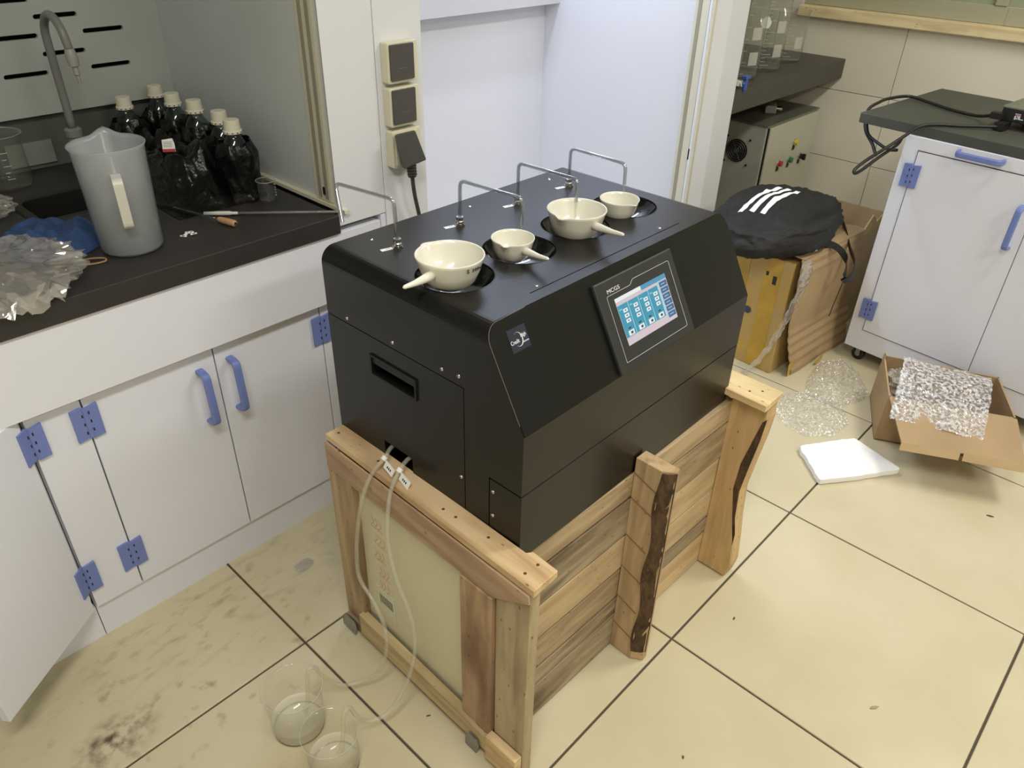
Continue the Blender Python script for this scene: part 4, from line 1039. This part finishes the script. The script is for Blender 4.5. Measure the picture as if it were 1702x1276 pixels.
b = B(); bx(b, .03, .07, -.10, -.06, .860, .884); bx(b, .03, .07, -.24, -.20, .860, .884); bx(b, .14, .18, -.10, -.06, .860, .884); bx(b, .14, .18, -.24, -.20, .860, .884); obj('foot', b, M_rub, hp)
b = B(); bx(b, -.028, .0, -.012, .02, .889, .908); bx(b, -.045, .01, -.035, -.005, .862, .884); obj('inlet_socket', b, M_rub, hp)
b = B()
for dd in ((-.046, -.040, .897, .910), (-.046, -.030, .908, .911), (-.040, -.034, .895, .898), (-.034, -.030, .893, .904), (-.056, -.042, .8945, .897), (-.042, -.036, .901, .904)): bx(b, -.0008, .0, dd[0] - .010, dd[1] - .010, dd[2], dd[3])
obj('emblem', b, M_sil2, dv); b = B(); bx(b, -.0008, 0, -.056, -.042, .905, .910); obj('emblem_red_stroke', b, mat('emblem_pink', (214, 130, 138), .5), dv)
b = B()
for q in range(6): bx(b, -.0008, 0, -.076 - q * .007, -.071 - q * .007, .903, .909); bx(b, -.0008, 0, -.076 - q * .007, -.0705 - q * .007, .896, .9015)
obj('emblem_print', b, M_sil2, dv, kind='stuff')
t = thing('power_cable', 'black power cable looping over and below the dark bench top edge', 'cable')
b = B(); tube(b, smooth_path([(1.69, .07, .898), (1.76, .13, .872), (1.80, .22, .868), (1.86, .32, .868), (1.885, .39, .870), (1.80, .425, .870), (1.72, .430, .869), (1.66, .440, .850), (1.62, .42, .80), (1.58, .37, .765), (1.55, .34, .74)], 6), .0052, 10); obj('cable_run', b, M_rub, t, smooth=True)
b = B(); tube(b, smooth_path([(1.66, .04, .872), (1.60, .13, .868), (1.555, .19, .868), (1.52, .225, .862), (1.49, .25, .835), (1.44, .28, .800), (1.35, .30, .775), (1.30, .31, .755), (1.295, .305, .745), (1.33, .30, .748), (1.42, .29, .770), (1.53, .28, .790), (1.60, .29, .80)], 6), .0052, 10); obj('cable_run', b, M_rub, t, smooth=True)
b = B(); tube(b, smooth_path([(1.625, .425, .83), (1.60, .40, .79), (1.57, .35, .775), (1.56, .31, .765), (1.555, .28, .77)], 5), .0050, 10); obj('cable_run', b, M_rub, t, smooth=True)

# ================================================================ FAR COUNTER, GLASSWARE, CONTROL BOX
fc = thing('side_counter', 'dark grey counter running from the hood to the tiled wall', 'worktop')
b = B(); bx(b, 1.602, 2.655, .935, 1.74, .745, .829); obj('slab', b, mat('grey_counter', (74, 72, 64), .5, var=.08, vscale=8), fc, bevel=.003)
box('support_panel', (1.602, 1.62, .99, 1.72, .003, .744), M_ebox, fc)
def erlen(name, label, loc, r, h, kind=0, group='clear glassware on the side counter'):
    t = thing(name, label, 'beaker', loc, 0, group)
    b = B(); lathe(b, [(0, .0005), (r * .84, .0005), (r * .96, .008), (r, .022), (r, h), (r * 1.05, h + .004), (r * 1.05, h + .006), (r - .002, h), (r - .002, .024), (r * .93, .010), (0, .004)], 44)
    obj('glass_wall', b, M_glass3, t, smooth=True)
    b = B(); a0 = math.radians(205)
    for k in range(int((h - .05) / .014)):
        z = .03 + k * .014; ln = 9 if k % 3 == 0 else 5
        for s in range(ln): bx(b, (r + .0006) * math.cos(a0 + s * .05) - .0006, (r + .0006) * math.cos(a0 + s * .05) + .0006, (r + .0006) * math.sin(a0 + s * .05) - .0016, (r + .0006) * math.sin(a0 + s * .05) + .0016, z, z + .001)
    obj('graduation_marks', b, M_paper, t, kind='stuff')
    for zc, hw in ((.085, .030), (.175, .028)):
        if zc + hw < h:
            b = B(); n = 8; a1 = math.radians(236)
            rows = [[b.verts.new(((r + .0012) * math.cos(a1 + q * .07), (r + .0012) * math.sin(a1 + q * .07), zc + s * hw * .8)) for q in range(n)] for s in (-1, 1)]
            for q in range(n - 1): b.faces.new((rows[0][q], rows[0][q + 1], rows[1][q + 1], rows[1][q]))
            obj('frosted_label', b, thin('frost_print', tint=(235, 235, 228), body=.55, bodycol=(216, 214, 204)), t, label='frosted marking spot')
    return t
erlen('large_beaker', 'tall graduated glass beaker on the far counter, nearest the blue tap vessel', (1.88, 1.07, .829), .088, .33)
erlen('large_beaker', 'tall graduated glass beaker on the far counter with a torn white sticker', (2.12, 1.09, .829), .088, .32)
erlen('large_beaker', 'shorter glass beaker on the far counter nearest the tiled wall', (2.38, 1.12, .829), .085, .20)
b = B(); random.seed(5); n = 22
cv = [(.020 * (1 + .35 * noise.noise(Vector((q * 1.3, 0, 2)))) * math.cos(2 * math.pi * q / n), .020 * (1.1 + .4 * noise.noise(Vector((q * 1.7, 4, 2)))) * math.sin(2 * math.pi * q / n)) for q in range(n)]
prism(b, cv, 1, 0, .001); o = obj('torn_sticker', b, M_paper, None); o.location = (2.037, 1.052, 1.02); o.rotation_euler = (0, 0, math.radians(-64))
tag(o, 'torn white sticker stuck on the middle tall beaker of the far counter', 'sticker')
t = thing('aspirator_vessel', 'clear plastic vessel with a blue tap beside the hood post', 'vessel', (1.70, 1.05, .829))
b = B(); lathe(b, [(0, .001), (.078, .001), (.082, .006), (.083, .02), (.083, .34), (.081, .34), (.081, .02), (0, .006)], 44); obj('wall', b, thin('clear_plastic', tint=(222, 224, 216), body=.25, edge=.8, bodycol=(200, 202, 192)), t, smooth=True)
b = B(); cyl(b, (.0, -.080, .022), (.0, -.112, .022), .011, 16); lathe(b, [(.011, .012), (.016, .013), (.016, .031), (.011, .032)], 14, (0, -.092, 0)); obj('tap_neck', b, M_cap, t)
b = B(); cyl(b, (.012, -.118, .046), (.012, -.118, -.002), .0085, 14); bx(b, -.008, .030, -.128, -.108, .040, .050); cyl(b, (.012, -.118, -.0), (.012, -.118, -.010), .005, 10); cyl(b, (.0, -.104, .022), (.012, -.118, .022), .009, 12); obj('tap', b, mat('tap_blue', (66, 96, 168), .4), t, bevel=.001)

eb = thing('control_box', 'grey steel electrical control box with push buttons under the far counter', 'control box', (2.08, .98, 0))
b = B(); bx(b, .0, .50, .0, .24, .03, .612); obj('case', b, M_ebox, eb, bevel=.002)
b = B(); bx(b, .018, .498, -.012, -.001, .04, .606); ed = obj('door', b, M_eboxf, eb, bevel=.002)
b = B(); bx(b, .030, .042, -.018, -.012, .285, .315); obj('latch', b, M_slot, ed)
box('door_seam', (.010, .0175, -.006, .001, .04, .606), M_dark, eb)
b = B(); bx(b, -.004, .504, -.006, .244, .612, .618); obj('top_plate', b, mat('box_top', (120, 120, 106), .35, metal=.3, var=.1), eb)
b = B(); bx(b, .02, .06, .02, .22, 0, .03); bx(b, .44, .48, .02, .22, 0, .03); obj('foot', b, M_slot, eb)
b = B(); cyl(b, (-.001, .12, .49), (-.007, .12, .49), .050, 32); fn = obj('fan_grille', b, M_rub, eb)
b = B()
for r in (.014, .024, .034, .044): tube(b, [(-.0085, .12 + r * math.cos(2 * math.pi * q / 28), .49 + r * math.sin(2 * math.pi * q / 28)) for q in range(29)], .0012, 5)
for a in range(0, 360, 60): cyl(b, (-.009, .12, .49), (-.009, .12 + .047 * math.cos(math.radians(a)), .49 + .047 * math.sin(math.radians(a))), .0010, 5)
cyl(b, (-.0085, .12, .49), (-.011, .12, .49), .010, 16); obj('guard_wires', b, mat('guard_grey', (92, 92, 88), .4, metal=.5), fn)
for dy, dz in ((.055, .055), (-.055, .055), (.055, -.055), (-.055, -.055)):
    b = B(); cyl(b, (-.001, .12 + dy, .49 + dz), (-.005, .12 + dy, .49 + dz), .005, 10); obj('fan_screw', b, M_slot, eb)
for nm, x, z, col, lb in (('indicator_lamp', .285, .500, (206, 186, 66), 'yellow indicator lamp'), ('push_button', .158, .428, (176, 44, 46), 'red push button'), ('push_button', .262, .424, (34, 118, 70), 'green push button'), ('selector_switch', .375, .418, (36, 36, 36), 'black selector switch')):
    b = B(); cyl(b, (x, -.012, z), (x, -.019, z), .016, 20); hb = obj(nm, b, M_chrome, eb, label=lb)
    b = B(); cyl(b, (x, -.019, z), (x, -.031, z), .0125, 18)
    if 'selector' in nm: bx(b, x - .004, x + .004, -.044, -.030, z - .014, z + .014)
    obj('cap', b, mat('cap_%d' % col[0], col, .35), hb)
    b = B(); bx(b, x - .012, x + .012, -.0135, -.012, z - .036, z - .016); obj('name_plate', b, M_rub, hb)
t = thing('metal_adapter', 'small dark metal adapter lying on top of the control box', 'fitting', (2.33, 1.10, .618), .5)
b = B(); bx(b, -.05, .05, -.025, .025, 0, .035); obj('block', b, M_ebox, t, bevel=.006)
b = B(); cyl(b, (-.02, -.026, .02), (-.02, -.05, .02), .012, 14); obj('nozzle', b, M_chrome, t)

# ================================================================ TAPED CARTON, CARDBOARD, BLACK BAG
tc_ = thing('taped_carton', 'carton wrapped in yellow tape and film standing behind the crate', 'carton', (1.235, .395, 0), -.06)
b = B(); bx(b, 0, .42, 0, .30, 0, .43); obj('box', b, [M_tape], tc_, bevel=.004)
b = B(); bx(b, -.0012, .0, .04, .10, .005, .428); bx(b, -.0012, 0, .16, .21, .005, .428); obj('tape_strip', b, mat('amber_tape', (196, 158, 62), .25, var=.25, vscale=14, bump=.4, bscale=30, bdist=.004), tc_, kind='stuff')
b = B(); bx(b, -.0022, -.001, .052, .066, .335, .365); bx(b, -.0022, -.001, .085, .094, .36, .375); obj('printed_mark', b, M_ink, tc_)
b = B(); cyl(b, (-.0012, .135, .21), (-.002, .135, .21), .014, 20); obj('printed_emblem', b, mat('print_navy', (58, 66, 92), .6), tc_)
b = B(); lathe(b, [(0, 0), (.02, .002), (.03, 0)], 3, (0, 0, .0)) if False else None
b.free()
cs = thing('folded_cardboard', 'creased brown cardboard sheet leaning on the taped carton', 'cardboard')
def sheet(pts_rows, th):
    b = B(); R_ = [[Vector(p) for p in row] for row in pts_rows]
    for lay_ in (0, 1):
        pass
    V = [[b.verts.new(p) for p in row] for row in R_]
    for a_, c_ in zip(V, V[1:]):
        for k in range(len(a_) - 1): b.faces.new((a_[k], a_[k + 1], c_[k + 1], c_[k]))
    return b
rows = []
random.seed(11)
for j in range(25):
    f = j / 24; z = .452 * (1 - f); row = []
    y = .374 - .012 * math.sin(f * 3) - (.038 * max(0, (f - .62) / .38) ** 1.3)
    rip = (.0035 if j % 2 else 0) if f > .60 else ((.003 if j % 2 else 0) if f < .2 else 0)
    x0 = 1.232 + .05 * max(0, f - .55) / .45 + .006 * noise.noise(Vector((f * 9, 0, 0))); x1 = 1.66 + .015 * f + .010 * noise.noise(Vector((f * 9, 5, 0)))
    for k in range(9):
        g_ = k / 8; row.append((x0 + (x1 - x0) * g_, y - rip - .035 * g_ - (.012 * max(0, f - .8) * math.sin(g_ * 9)), max(.004, z + (.012 * noise.noise(Vector((g_ * 8, 3, 0))) if j in (24,) else 0))))
    rows.append(row)
o = obj('sheet', sheet(rows, .004), M_card, cs); md = o.modifiers.new('s', 'SOLIDIFY'); md.thickness = .004; md.offset = 1
rows = []
for j in range(9):
    f = j / 8; rows.append([(1.662 + .004 * math.sin(f * 9), .335 + .16 * k / 4, .448 - .44 * f) for k in range(5)])
o = obj('side_flap', sheet(rows, .004), M_card2, cs); md = o.modifiers.new('s', 'SOLIDIFY'); md.thickness = .004
rows = [[(1.24 + .42 * k / 8, .37 - .035 * k / 8 + .07 * j / 2, .453 + (.004 if j % 2 else 0)) for k in range(9)] for j in range(3)]
o = obj('top_flap', sheet(rows, .004), M_card, cs); md = o.modifiers.new('s', 'SOLIDIFY'); md.thickness = .003
b = B(); prism(b, [(1.25, .052), (1.285, .06), (1.31, .015), (1.30, .003), (1.262, .004)], 1, .338, .3395); prism(b, [(1.40, .022), (1.47, .03), (1.455, .004), (1.41, .004)], 1, .300, .3015); obj('torn_tape_shreds', b, mat('amber_tape', (206, 164, 54), .25), cs, kind='stuff')
fl = thing('stretch_film', 'twisted clear stretch film hanging off the taped carton to the floor', 'film')
b = B(); pth = smooth_path([(1.235, .362, .452), (1.222, .352, .40), (1.212, .362, .33), (1.196, .372, .25), (1.188, .392, .17), (1.182, .42, .09), (1.172, .45, .03), (1.165, .468, .006)], 6)
rings = []
for i, p in enumerate(pth):
    f = i / (len(pth) - 1); wdt = .030 * (1 - f) + .008 + .014 * math.exp(-((f - .12) / .1) ** 2); n = 14
    rings.append([b.verts.new(p + Vector((math.cos(2 * math.pi * k / n) * wdt * (.5 + .5 * abs(noise.noise(Vector((k * 1.9, i * .35, 0))) * 2)), math.sin(2 * math.pi * k / n) * .012 * (.4 + 1.2 * abs(noise.noise(Vector((k * .9, i * .8, 5))))) - .006, 0))) for k in range(n)])
for a_, c_ in zip(rings, rings[1:]):
    for k in range(14): b.faces.new((a_[k], a_[(k + 1) % 14], c_[(k + 1) % 14], c_[k]))
obj('film_twist', b, M_film, fl)
tw = thing('torn_carton', 'pale torn open carton behind the black bag at the wall', 'carton', (1.70, .36, 0), .0)
b = B(); bx(b, 0, .20, 0, .006, 0, .40); bx(b, 0, .20, .26, .266, 0, .43); bx(b, 0, .006, .006, .26, 0, .40); bx(b, .194, .20, .006, .26, 0, .45); bx(b, .006, .194, .006, .26, 0, .006); obj('walls', b, M_card2, tw)
b = B(); prism(b, [(.0, .40), (.20, .40), (.21, .45), (.13, .43), (.08, .47), (.02, .43)], 1, -.002, .003); obj('torn_edge', b, mat('torn_liner', (206, 178, 120), .8, var=.2), tw)
b = B(); bx(b, .02, .18, .05, .24, .32, .36)
for v in b.verts: v.co += Vector((.0, .0, .03 * noise.noise(v.co * 20)))
obj('crumpled_paper', b, mat('brown_paper', (172, 138, 88), .9, bump=1, bscale=40, bdist=.01), tw)

# black sports bag
bg = thing('sports_bag', 'black fabric sports bag with three white stripes lying on the taped carton', 'bag', (1.335, .545, .455), -.06)
def bag_point(th, ph, eps=0.):
    d = Vector((math.sin(th) * math.cos(ph), math.sin(th) * math.sin(ph), math.cos(th)))
    q = Vector((abs(d.x) ** .8 * (1 if d.x > 0 else -1), abs(d.y) ** .85 * (1 if d.y > 0 else -1), abs(d.z) ** .62 * (1 if d.z > 0 else -1)))
    taper = 1 - .18 * max(0, -q.x)
    s = 1 + .10 * noise.noise(d * 2.1 + Vector((3, 0, 0))) + .045 * noise.noise(Vector((d.x * 3, d.y * 9, d.z * 9))) + .02 * noise.noise(Vector((d.x * 14, d.y * 4, d.z * 3)))
    p = Vector((q.x * .265 * s, q.y * .190 * taper * s, .050 + q.z * .072 * taper * s * (1 + .25 * noise.noise(Vector((d.x * 1.5, d.y * 1.5, 4)))) + .012 * q.x + .010 * abs(noise.noise(Vector((d.x * 5 + d.y * 3, d.y * 9, d.z * 4)))) + .005 * noise.noise(Vector((d.x * 13, d.y * 8, d.z * 5)))))
    n = Vector((p.x / .265 ** 2, p.y / .19 ** 2, (p.z - .05) / .072 ** 2)).normalized()
    return p + n * eps
def settle(p):
    """the cloth sags over the carton's near edge"""
    lo = .001 - .045 * max(0, min(1, (-.205 - p.x) / .05)) - .03 * max(0, min(1, (-.150 - p.y) / .05))
    if p.z < lo: p.z = lo
    return p
b = B(); n, m = 72, 36; rows = []
for j in range(m + 1): rows.append([b.verts.new(settle(bag_point(math.pi * j / m, 2 * math.pi * k / n))) for k in range(n)])
for a_, c_ in zip(rows, rows[1:]):
    for k in range(n): b.faces.new((a_[k], c_[k], c_[(k + 1) % n], a_[(k + 1) % n]))
bmesh.ops.remove_doubles(b, verts=b.verts, dist=.0003)
bag_body = obj('bag_body', b, M_fabric, bg, smooth=True)
from mathutils.bvhtree import BVHTree
bag_tree = BVHTree.FromPolygons([v.co.copy() for v in bag_body.data.vertices], [tuple(p.vertices) for p in bag_body.data.polygons])
def solve(x, y, eps):
    """point on the upper skin of the bag above (x,y)"""
    co, no, _, _ = bag_tree.ray_cast(Vector((x, y, 1)), Vector((0, 0, -1)))
    return co + Vector((0, 0, eps)) if co else Vector((x, y, .1))
for s in range(3):
    rows = []
    for j in range(41):
        f = j / 40; row = []
        for k in range(3):
            x = -.135 + .020 * s + (.27 - .01 * s) * f; y = .058 - .030 * s + (k - 1) * .0088 + .010 * f + .012 * math.sin(f * 3.1)
            row.append(solve(x, y, .0022))
        rows.append(row)
    obj('white_stripe', sheet(rows, 0), mat('stripe_white', (232, 230, 226), .7), bg, smooth=True)
b = B(); rows = []
for (a0, z0) in ((0, 0), (1, 1), (2, 0)):
    pass
for q in range(5):
    p = bag_point(math.radians(112), math.radians(268 + q * 4.5), .002); bx(b, p.x - .006, p.x + .005, p.y - .0012, p.y + .001, p.z - .003 + q * .004, p.z + .002 + q * .004)
obj('small_print', b, M_sil2, bg)
b = B(); sp_ = smooth_path([(1.36, .375, .475), (1.40, .352, .465), (1.43, .325, .440), (1.43, .30, .41), (1.405, .285, .385), (1.385, .28, .372), (1.395, .272, .362), (1.43, .268, .368), (1.475, .285, .395), (1.52, .33, .425), (1.575, .375, .455), (1.63, .42, .475)], 6)
rings = []
for i, p in enumerate(sp_):
    t_ = (sp_[min(i + 1, len(sp_) - 1)] - sp_[max(i - 1, 0)]).normalized(); wv = Vector((0, .25, 1)) - t_ * t_.dot(Vector((0, .25, 1))); wv.normalize(); nn = t_.cross(wv)
    rings.append([b.verts.new(p + wv * a_ * .011 + nn * c_ * .0015) for a_, c_ in ((-1, -1), (1, -1), (1, 1), (-1, 1))])
for a_, c_ in zip(rings, rings[1:]):
    for k in range(4): b.faces.new((a_[k], a_[(k + 1) % 4], c_[(k + 1) % 4], c_[k]))
o = obj('carry_strap', b, M_rub, bg, smooth=False); bpy.context.view_layer.update(); o.matrix_parent_inverse = bg.matrix_world.inverted()
b = B(); tube(b, smooth_path([(1.405, .283, .38), (1.40, .285, .33), (1.392, .29, .27), (1.383, .292, .22)], 4), .0015, 6); o = obj('strap_end', b, M_rub, bg); o.matrix_parent_inverse = bg.matrix_world.inverted()

# ================================================================ OPEN CARTON WITH BUBBLE WRAP
FL, BL, BR, FR = (1.112, -.034), (1.350, .073), (1.476, -.250), (1.266, -.352)
oc_ = thing('open_carton', 'open brown cardboard carton with its front flap folded out on the floor', 'carton')
HB = .17
def wall(p, q, z0, z1, th=.005, name='box_wall', m=M_card, lean=(0, 0)):
    P0, Q0 = Vector(p), Vector(q); d = (Q0 - P0).normalized(); n = Vector((-d.y, d.x)) * th
    b = B(); lo = [b.verts.new((*v, z0)) for v in (P0, Q0, Q0 + n, P0 + n)]; hi = [b.verts.new((v[0] + lean[0], v[1] + lean[1], z1)) for v in (P0, Q0, Q0 + n, P0 + n)]
    b.faces.new(lo); b.faces.new(hi[::-1])
    for k in range(4): b.faces.new((lo[k], hi[k], hi[(k + 1) % 4], lo[(k + 1) % 4]))
    return obj(name, b, m, oc_)
wall(BL, FL, .001, HB); wall(BR, BL, .001, HB); wall(FR, BR, .001, HB); wall(FL, FR, .001, HB - .004)
b = B(); vs = [b.verts.new((*p, .001)) for p in (FL, BL, BR, FR)] + [b.verts.new((*p, .006)) for p in (FL, BL, BR, FR)]
b.faces.new(vs[:4]); b.faces.new(vs[4:][::-1])
for k in range(4): b.faces.new((vs[k], vs[(k + 1) % 4], vs[4 + (k + 1) % 4], vs[4 + k]))
obj('box_floor', b, M_cardin, oc_)
def plate(name, quad, th, m, parent):
    b = B(); P = [Vector(p) for p in quad]; n = (P[1] - P[0]).cross(P[2] - P[0]).normalized() * th
    lo = [b.verts.new(p) for p in P]; hi = [b.verts.new(p + n) for p in P]
    k_ = len(P); b.faces.new(lo); b.faces.new(hi[::-1])
    for k in range(k_): b.faces.new((lo[k], hi[k], hi[(k + 1) % k_], lo[(k + 1) % k_]))
    return obj(name, b, m, parent)
fa_, fb_, fc_, fd_ = (1.110, -.038, .168), (1.264, -.357, .168), (1.090, -.4315, .140), (.946, -.143, .138)
flp = plate('front_flap', [fa_, fb_, fc_, fd_], .004, M_card, oc_)
plate('tuck_lip', [(.946, -.143, .138), (1.016, -.283, .139), (1.006, -.286, .118), (.936, -.146, .117)], .003, M_card2, flp)
plate('tuck_lip', [(1.020, -.291, .139), (1.090, -.4315, .140), (1.078, -.437, .118), (1.010, -.295, .118)], .003, M_card2, flp)
plate('corner_tab', [(1.350, .071, .170), (1.333, .057, .170), (1.326, .054, .184), (1.347, .067, .185)], .003, M_card2, oc_)
# crumpled grey packaging in the back corner, bubble wrap spilling over the flap
o = obj('crumpled_packaging', bag_mesh(1.33, .005, .03, .045, .045, .055, 2., n=40, mm=16), mat('grey_poly', (176, 170, 156), .3, bump=.8, bscale=60, bdist=.006), None, smooth=False)
tag(o, 'crumpled grey poly packaging in the back corner of the open carton', 'packaging')
b = B(); nu, nv = 60, 70; rows = []
for j in range(nv + 1):
    f = j / nv; row = []
    for k in range(nu + 1):
        g_ = k / nu
        # across: from left rim to right ; along f: from inside back to outer flap
        sx, sy = (1.345 + (1.02 - 1.345) * f) , (.010 + (-.075 - .010) * f)
        ex, ey = (1.445 + (1.10 - 1.445) * f), (-.235 + (-.315 + .235) * f)
        x = sx + (ex - sx) * g_; y = sy + (ey - sy) * g_
        hgt = .165 + .030 * math.sin(min(1, f * 1.7) * math.pi) * (1 - .4 * g_) + .010 * math.sin(g_ * 5 + f * 3)
        if f > .55: hgt = .186 + (.150 - .186) * (f - .55) / .45 + .004 * math.sin(g_ * 12)
        else: hgt = .186 + .022 * math.sin(math.pi * f / .55) * (1 - .5 * g_) - .012 * g_ * (1 - f)
        hgt += (.010 if f < .5 else .003) * noise.noise(Vector((x * 16, y * 16, 0))) + .0025 * noise.noise(Vector((x * 60, y * 60, 2)))
        hx = .006 * noise.noise(Vector((f * 9, 0, 0))) if k in (0, nu) else 0
        bub = .0022 * max(0, math.cos(k * math.pi) * math.cos(j * math.pi))
        row.append(b.verts.new((x + hx, y + hx, max(.03, hgt) + bub)))
    rows.append(row)
for a_, c_ in zip(rows, rows[1:]):
    for k in range(nu): b.faces.new((a_[k], a_[k + 1], c_[k + 1], c_[k]))
tag(obj('bubble_wrap', b, M_bub, None, smooth=False), 'bubble wrap sheet spilling over the front flap of the open carton', 'bubble wrap')
M_bub2 = thin('bubble_wrap_flat', tint=(253, 253, 251), body=.14, edge=1., rough=.1, bump=1., bscale=105., bodycol=(240, 238, 230), spot=.42, base=.06)
def flat_wrap(name, label, pts, seed, hgt, m=M_bub2, z0=.001, fold=7.):
    from mathutils.geometry import interpolate_bezier
    P = [Vector(p) for p in pts]; c = sum(P, Vector((0, 0))) / len(P); n = len(P); seg = 150; per = []
    tot = sum((P[(i + 1) % n] - P[i]).length for i in range(n))
    for k in range(seg):
        s = tot * k / seg; i = 0
        while s > (P[(i + 1) % n] - P[i]).length: s -= (P[(i + 1) % n] - P[i]).length; i += 1
        per.append(P[i] + (P[(i + 1) % n] - P[i]) * (s / (P[(i + 1) % n] - P[i]).length))
    b = B(); rows = []; R_ = 46
    for j in range(1, R_ + 1):
        f = j / R_; row = []
        for q in per:
            p = c + (q - c) * f; e = min(1, (1 - f) * 5)
            h = hgt * (.35 + .9 * abs(noise.noise(Vector((p.x * fold, p.y * fold, seed))))) * e + .006 * abs(noise.noise(Vector((p.x * 45, p.y * 45, seed))))
            h += .0035 * (1 if (int(p.x / .0105) + int(p.y / .0105)) % 2 else 0)
            row.append(b.verts.new((p.x, p.y, z0 + h)))
        rows.append(row)
    cv = b.verts.new((c.x, c.y, z0 + hgt * .5))
    for k in range(seg): b.faces.new((cv, rows[0][k], rows[0][(k + 1) % seg]))
    for a_, c_ in zip(rows, rows[1:]):
        for k in range(seg): b.faces.new((a_[k], c_[k], c_[(k + 1) % seg], a_[(k + 1) % seg]))
    return tag(obj(name, b, m, None, smooth=False), label, 'bubble wrap')
flat_wrap('bubble_wrap', 'flat bubble wrap piece on the tiles between crate and foam sheet', [(1.05, .30), (.975, .20), (.965, .13), (1.03, .065), (1.13, .055), (1.20, .10), (1.24, .17), (1.20, .26), (1.13, .31)], 3., .014)
flat_wrap('bubble_wrap', 'twisted bubble wrap strip running to the open carton by the cabinet', [(1.17, .23), (1.19, .13), (1.30, .08), (1.355, .075), (1.47, .16), (1.53, .24), (1.45, .30), (1.30, .28)], 8., .030)
# foam sheet
fp = [(.882, .115), (.767, -.008), (.992, -.161), (1.048, .006)]
b = B(); P = []
random.seed(2)
for i in range(4):
    a_, c_ = Vector(fp[i]), Vector(fp[(i + 1) % 4])
    for k in range(14):
        f = k / 14; p = a_ + (c_ - a_) * f; nrm = Vector((-(c_ - a_).y, (c_ - a_).x)).normalized()
        am = .0022 if i != 2 else .0012
        e = min(f, 1 - f) * 14
        P.append(tuple(p + nrm * random.uniform(-am, am) + (sum((Vector(q) for q in fp), Vector((0, 0))) / 4 - p) * (.03 if e < .5 else 0)))
prism(b, P, 2, .002, .021); o = obj('foam_sheet', b, M_foam, None, bevel=.002); tag(o, 'white expanded foam sheet lying on the tiles before the open carton', 'foam sheet')
# small litter
def leaf(x, y, L, wd, rz, m, label, cat='wood chip'):
    b = B(); prism(b, [(-L, 0), (-L * .4, wd), (L * .5, wd * .8), (L, 0), (L * .3, -wd), (-L * .5, -wd * .7)], 2, 0, .002)
    o = obj('wood_chip', b, m, None); o.location = (x, y, .0004); o.rotation_euler = (0, 0, rz); tag(o, label, cat)
mch = mat('chip_tan', (168, 146, 110), .7); mdk = mat('chip_dark', (88, 72, 48), .7)
leaf(.152, -.415, .011, .0035, -.6, mch, 'largest tan wood chip alone on the near right floor tile')
leaf(.987, -.415, .010, .0028, -1.2, mdk, 'dark wood chip on the tile in front of the open carton flap')
leaf(.154, -.076, .005, .002, .3, mdk, 'tiny dark wood chip just right of the crate middle post')
leaf(-.231, -.179, .004, .002, .8, mdk, 'tiny dark wood chip near the crate corner at the picture foot')
leaf(-.527, .258, .005, .0012, -.5, mdk, 'tiny dark splinter between the crate end and the floor beakers')
tag(obj('film_scrap', bag_mesh(-.468, .801, .0, .022, .016, .004, 6., n=28, mm=10), M_film, None), 'small clear crinkled film scrap on the tile before the cabinet plinth', 'film')
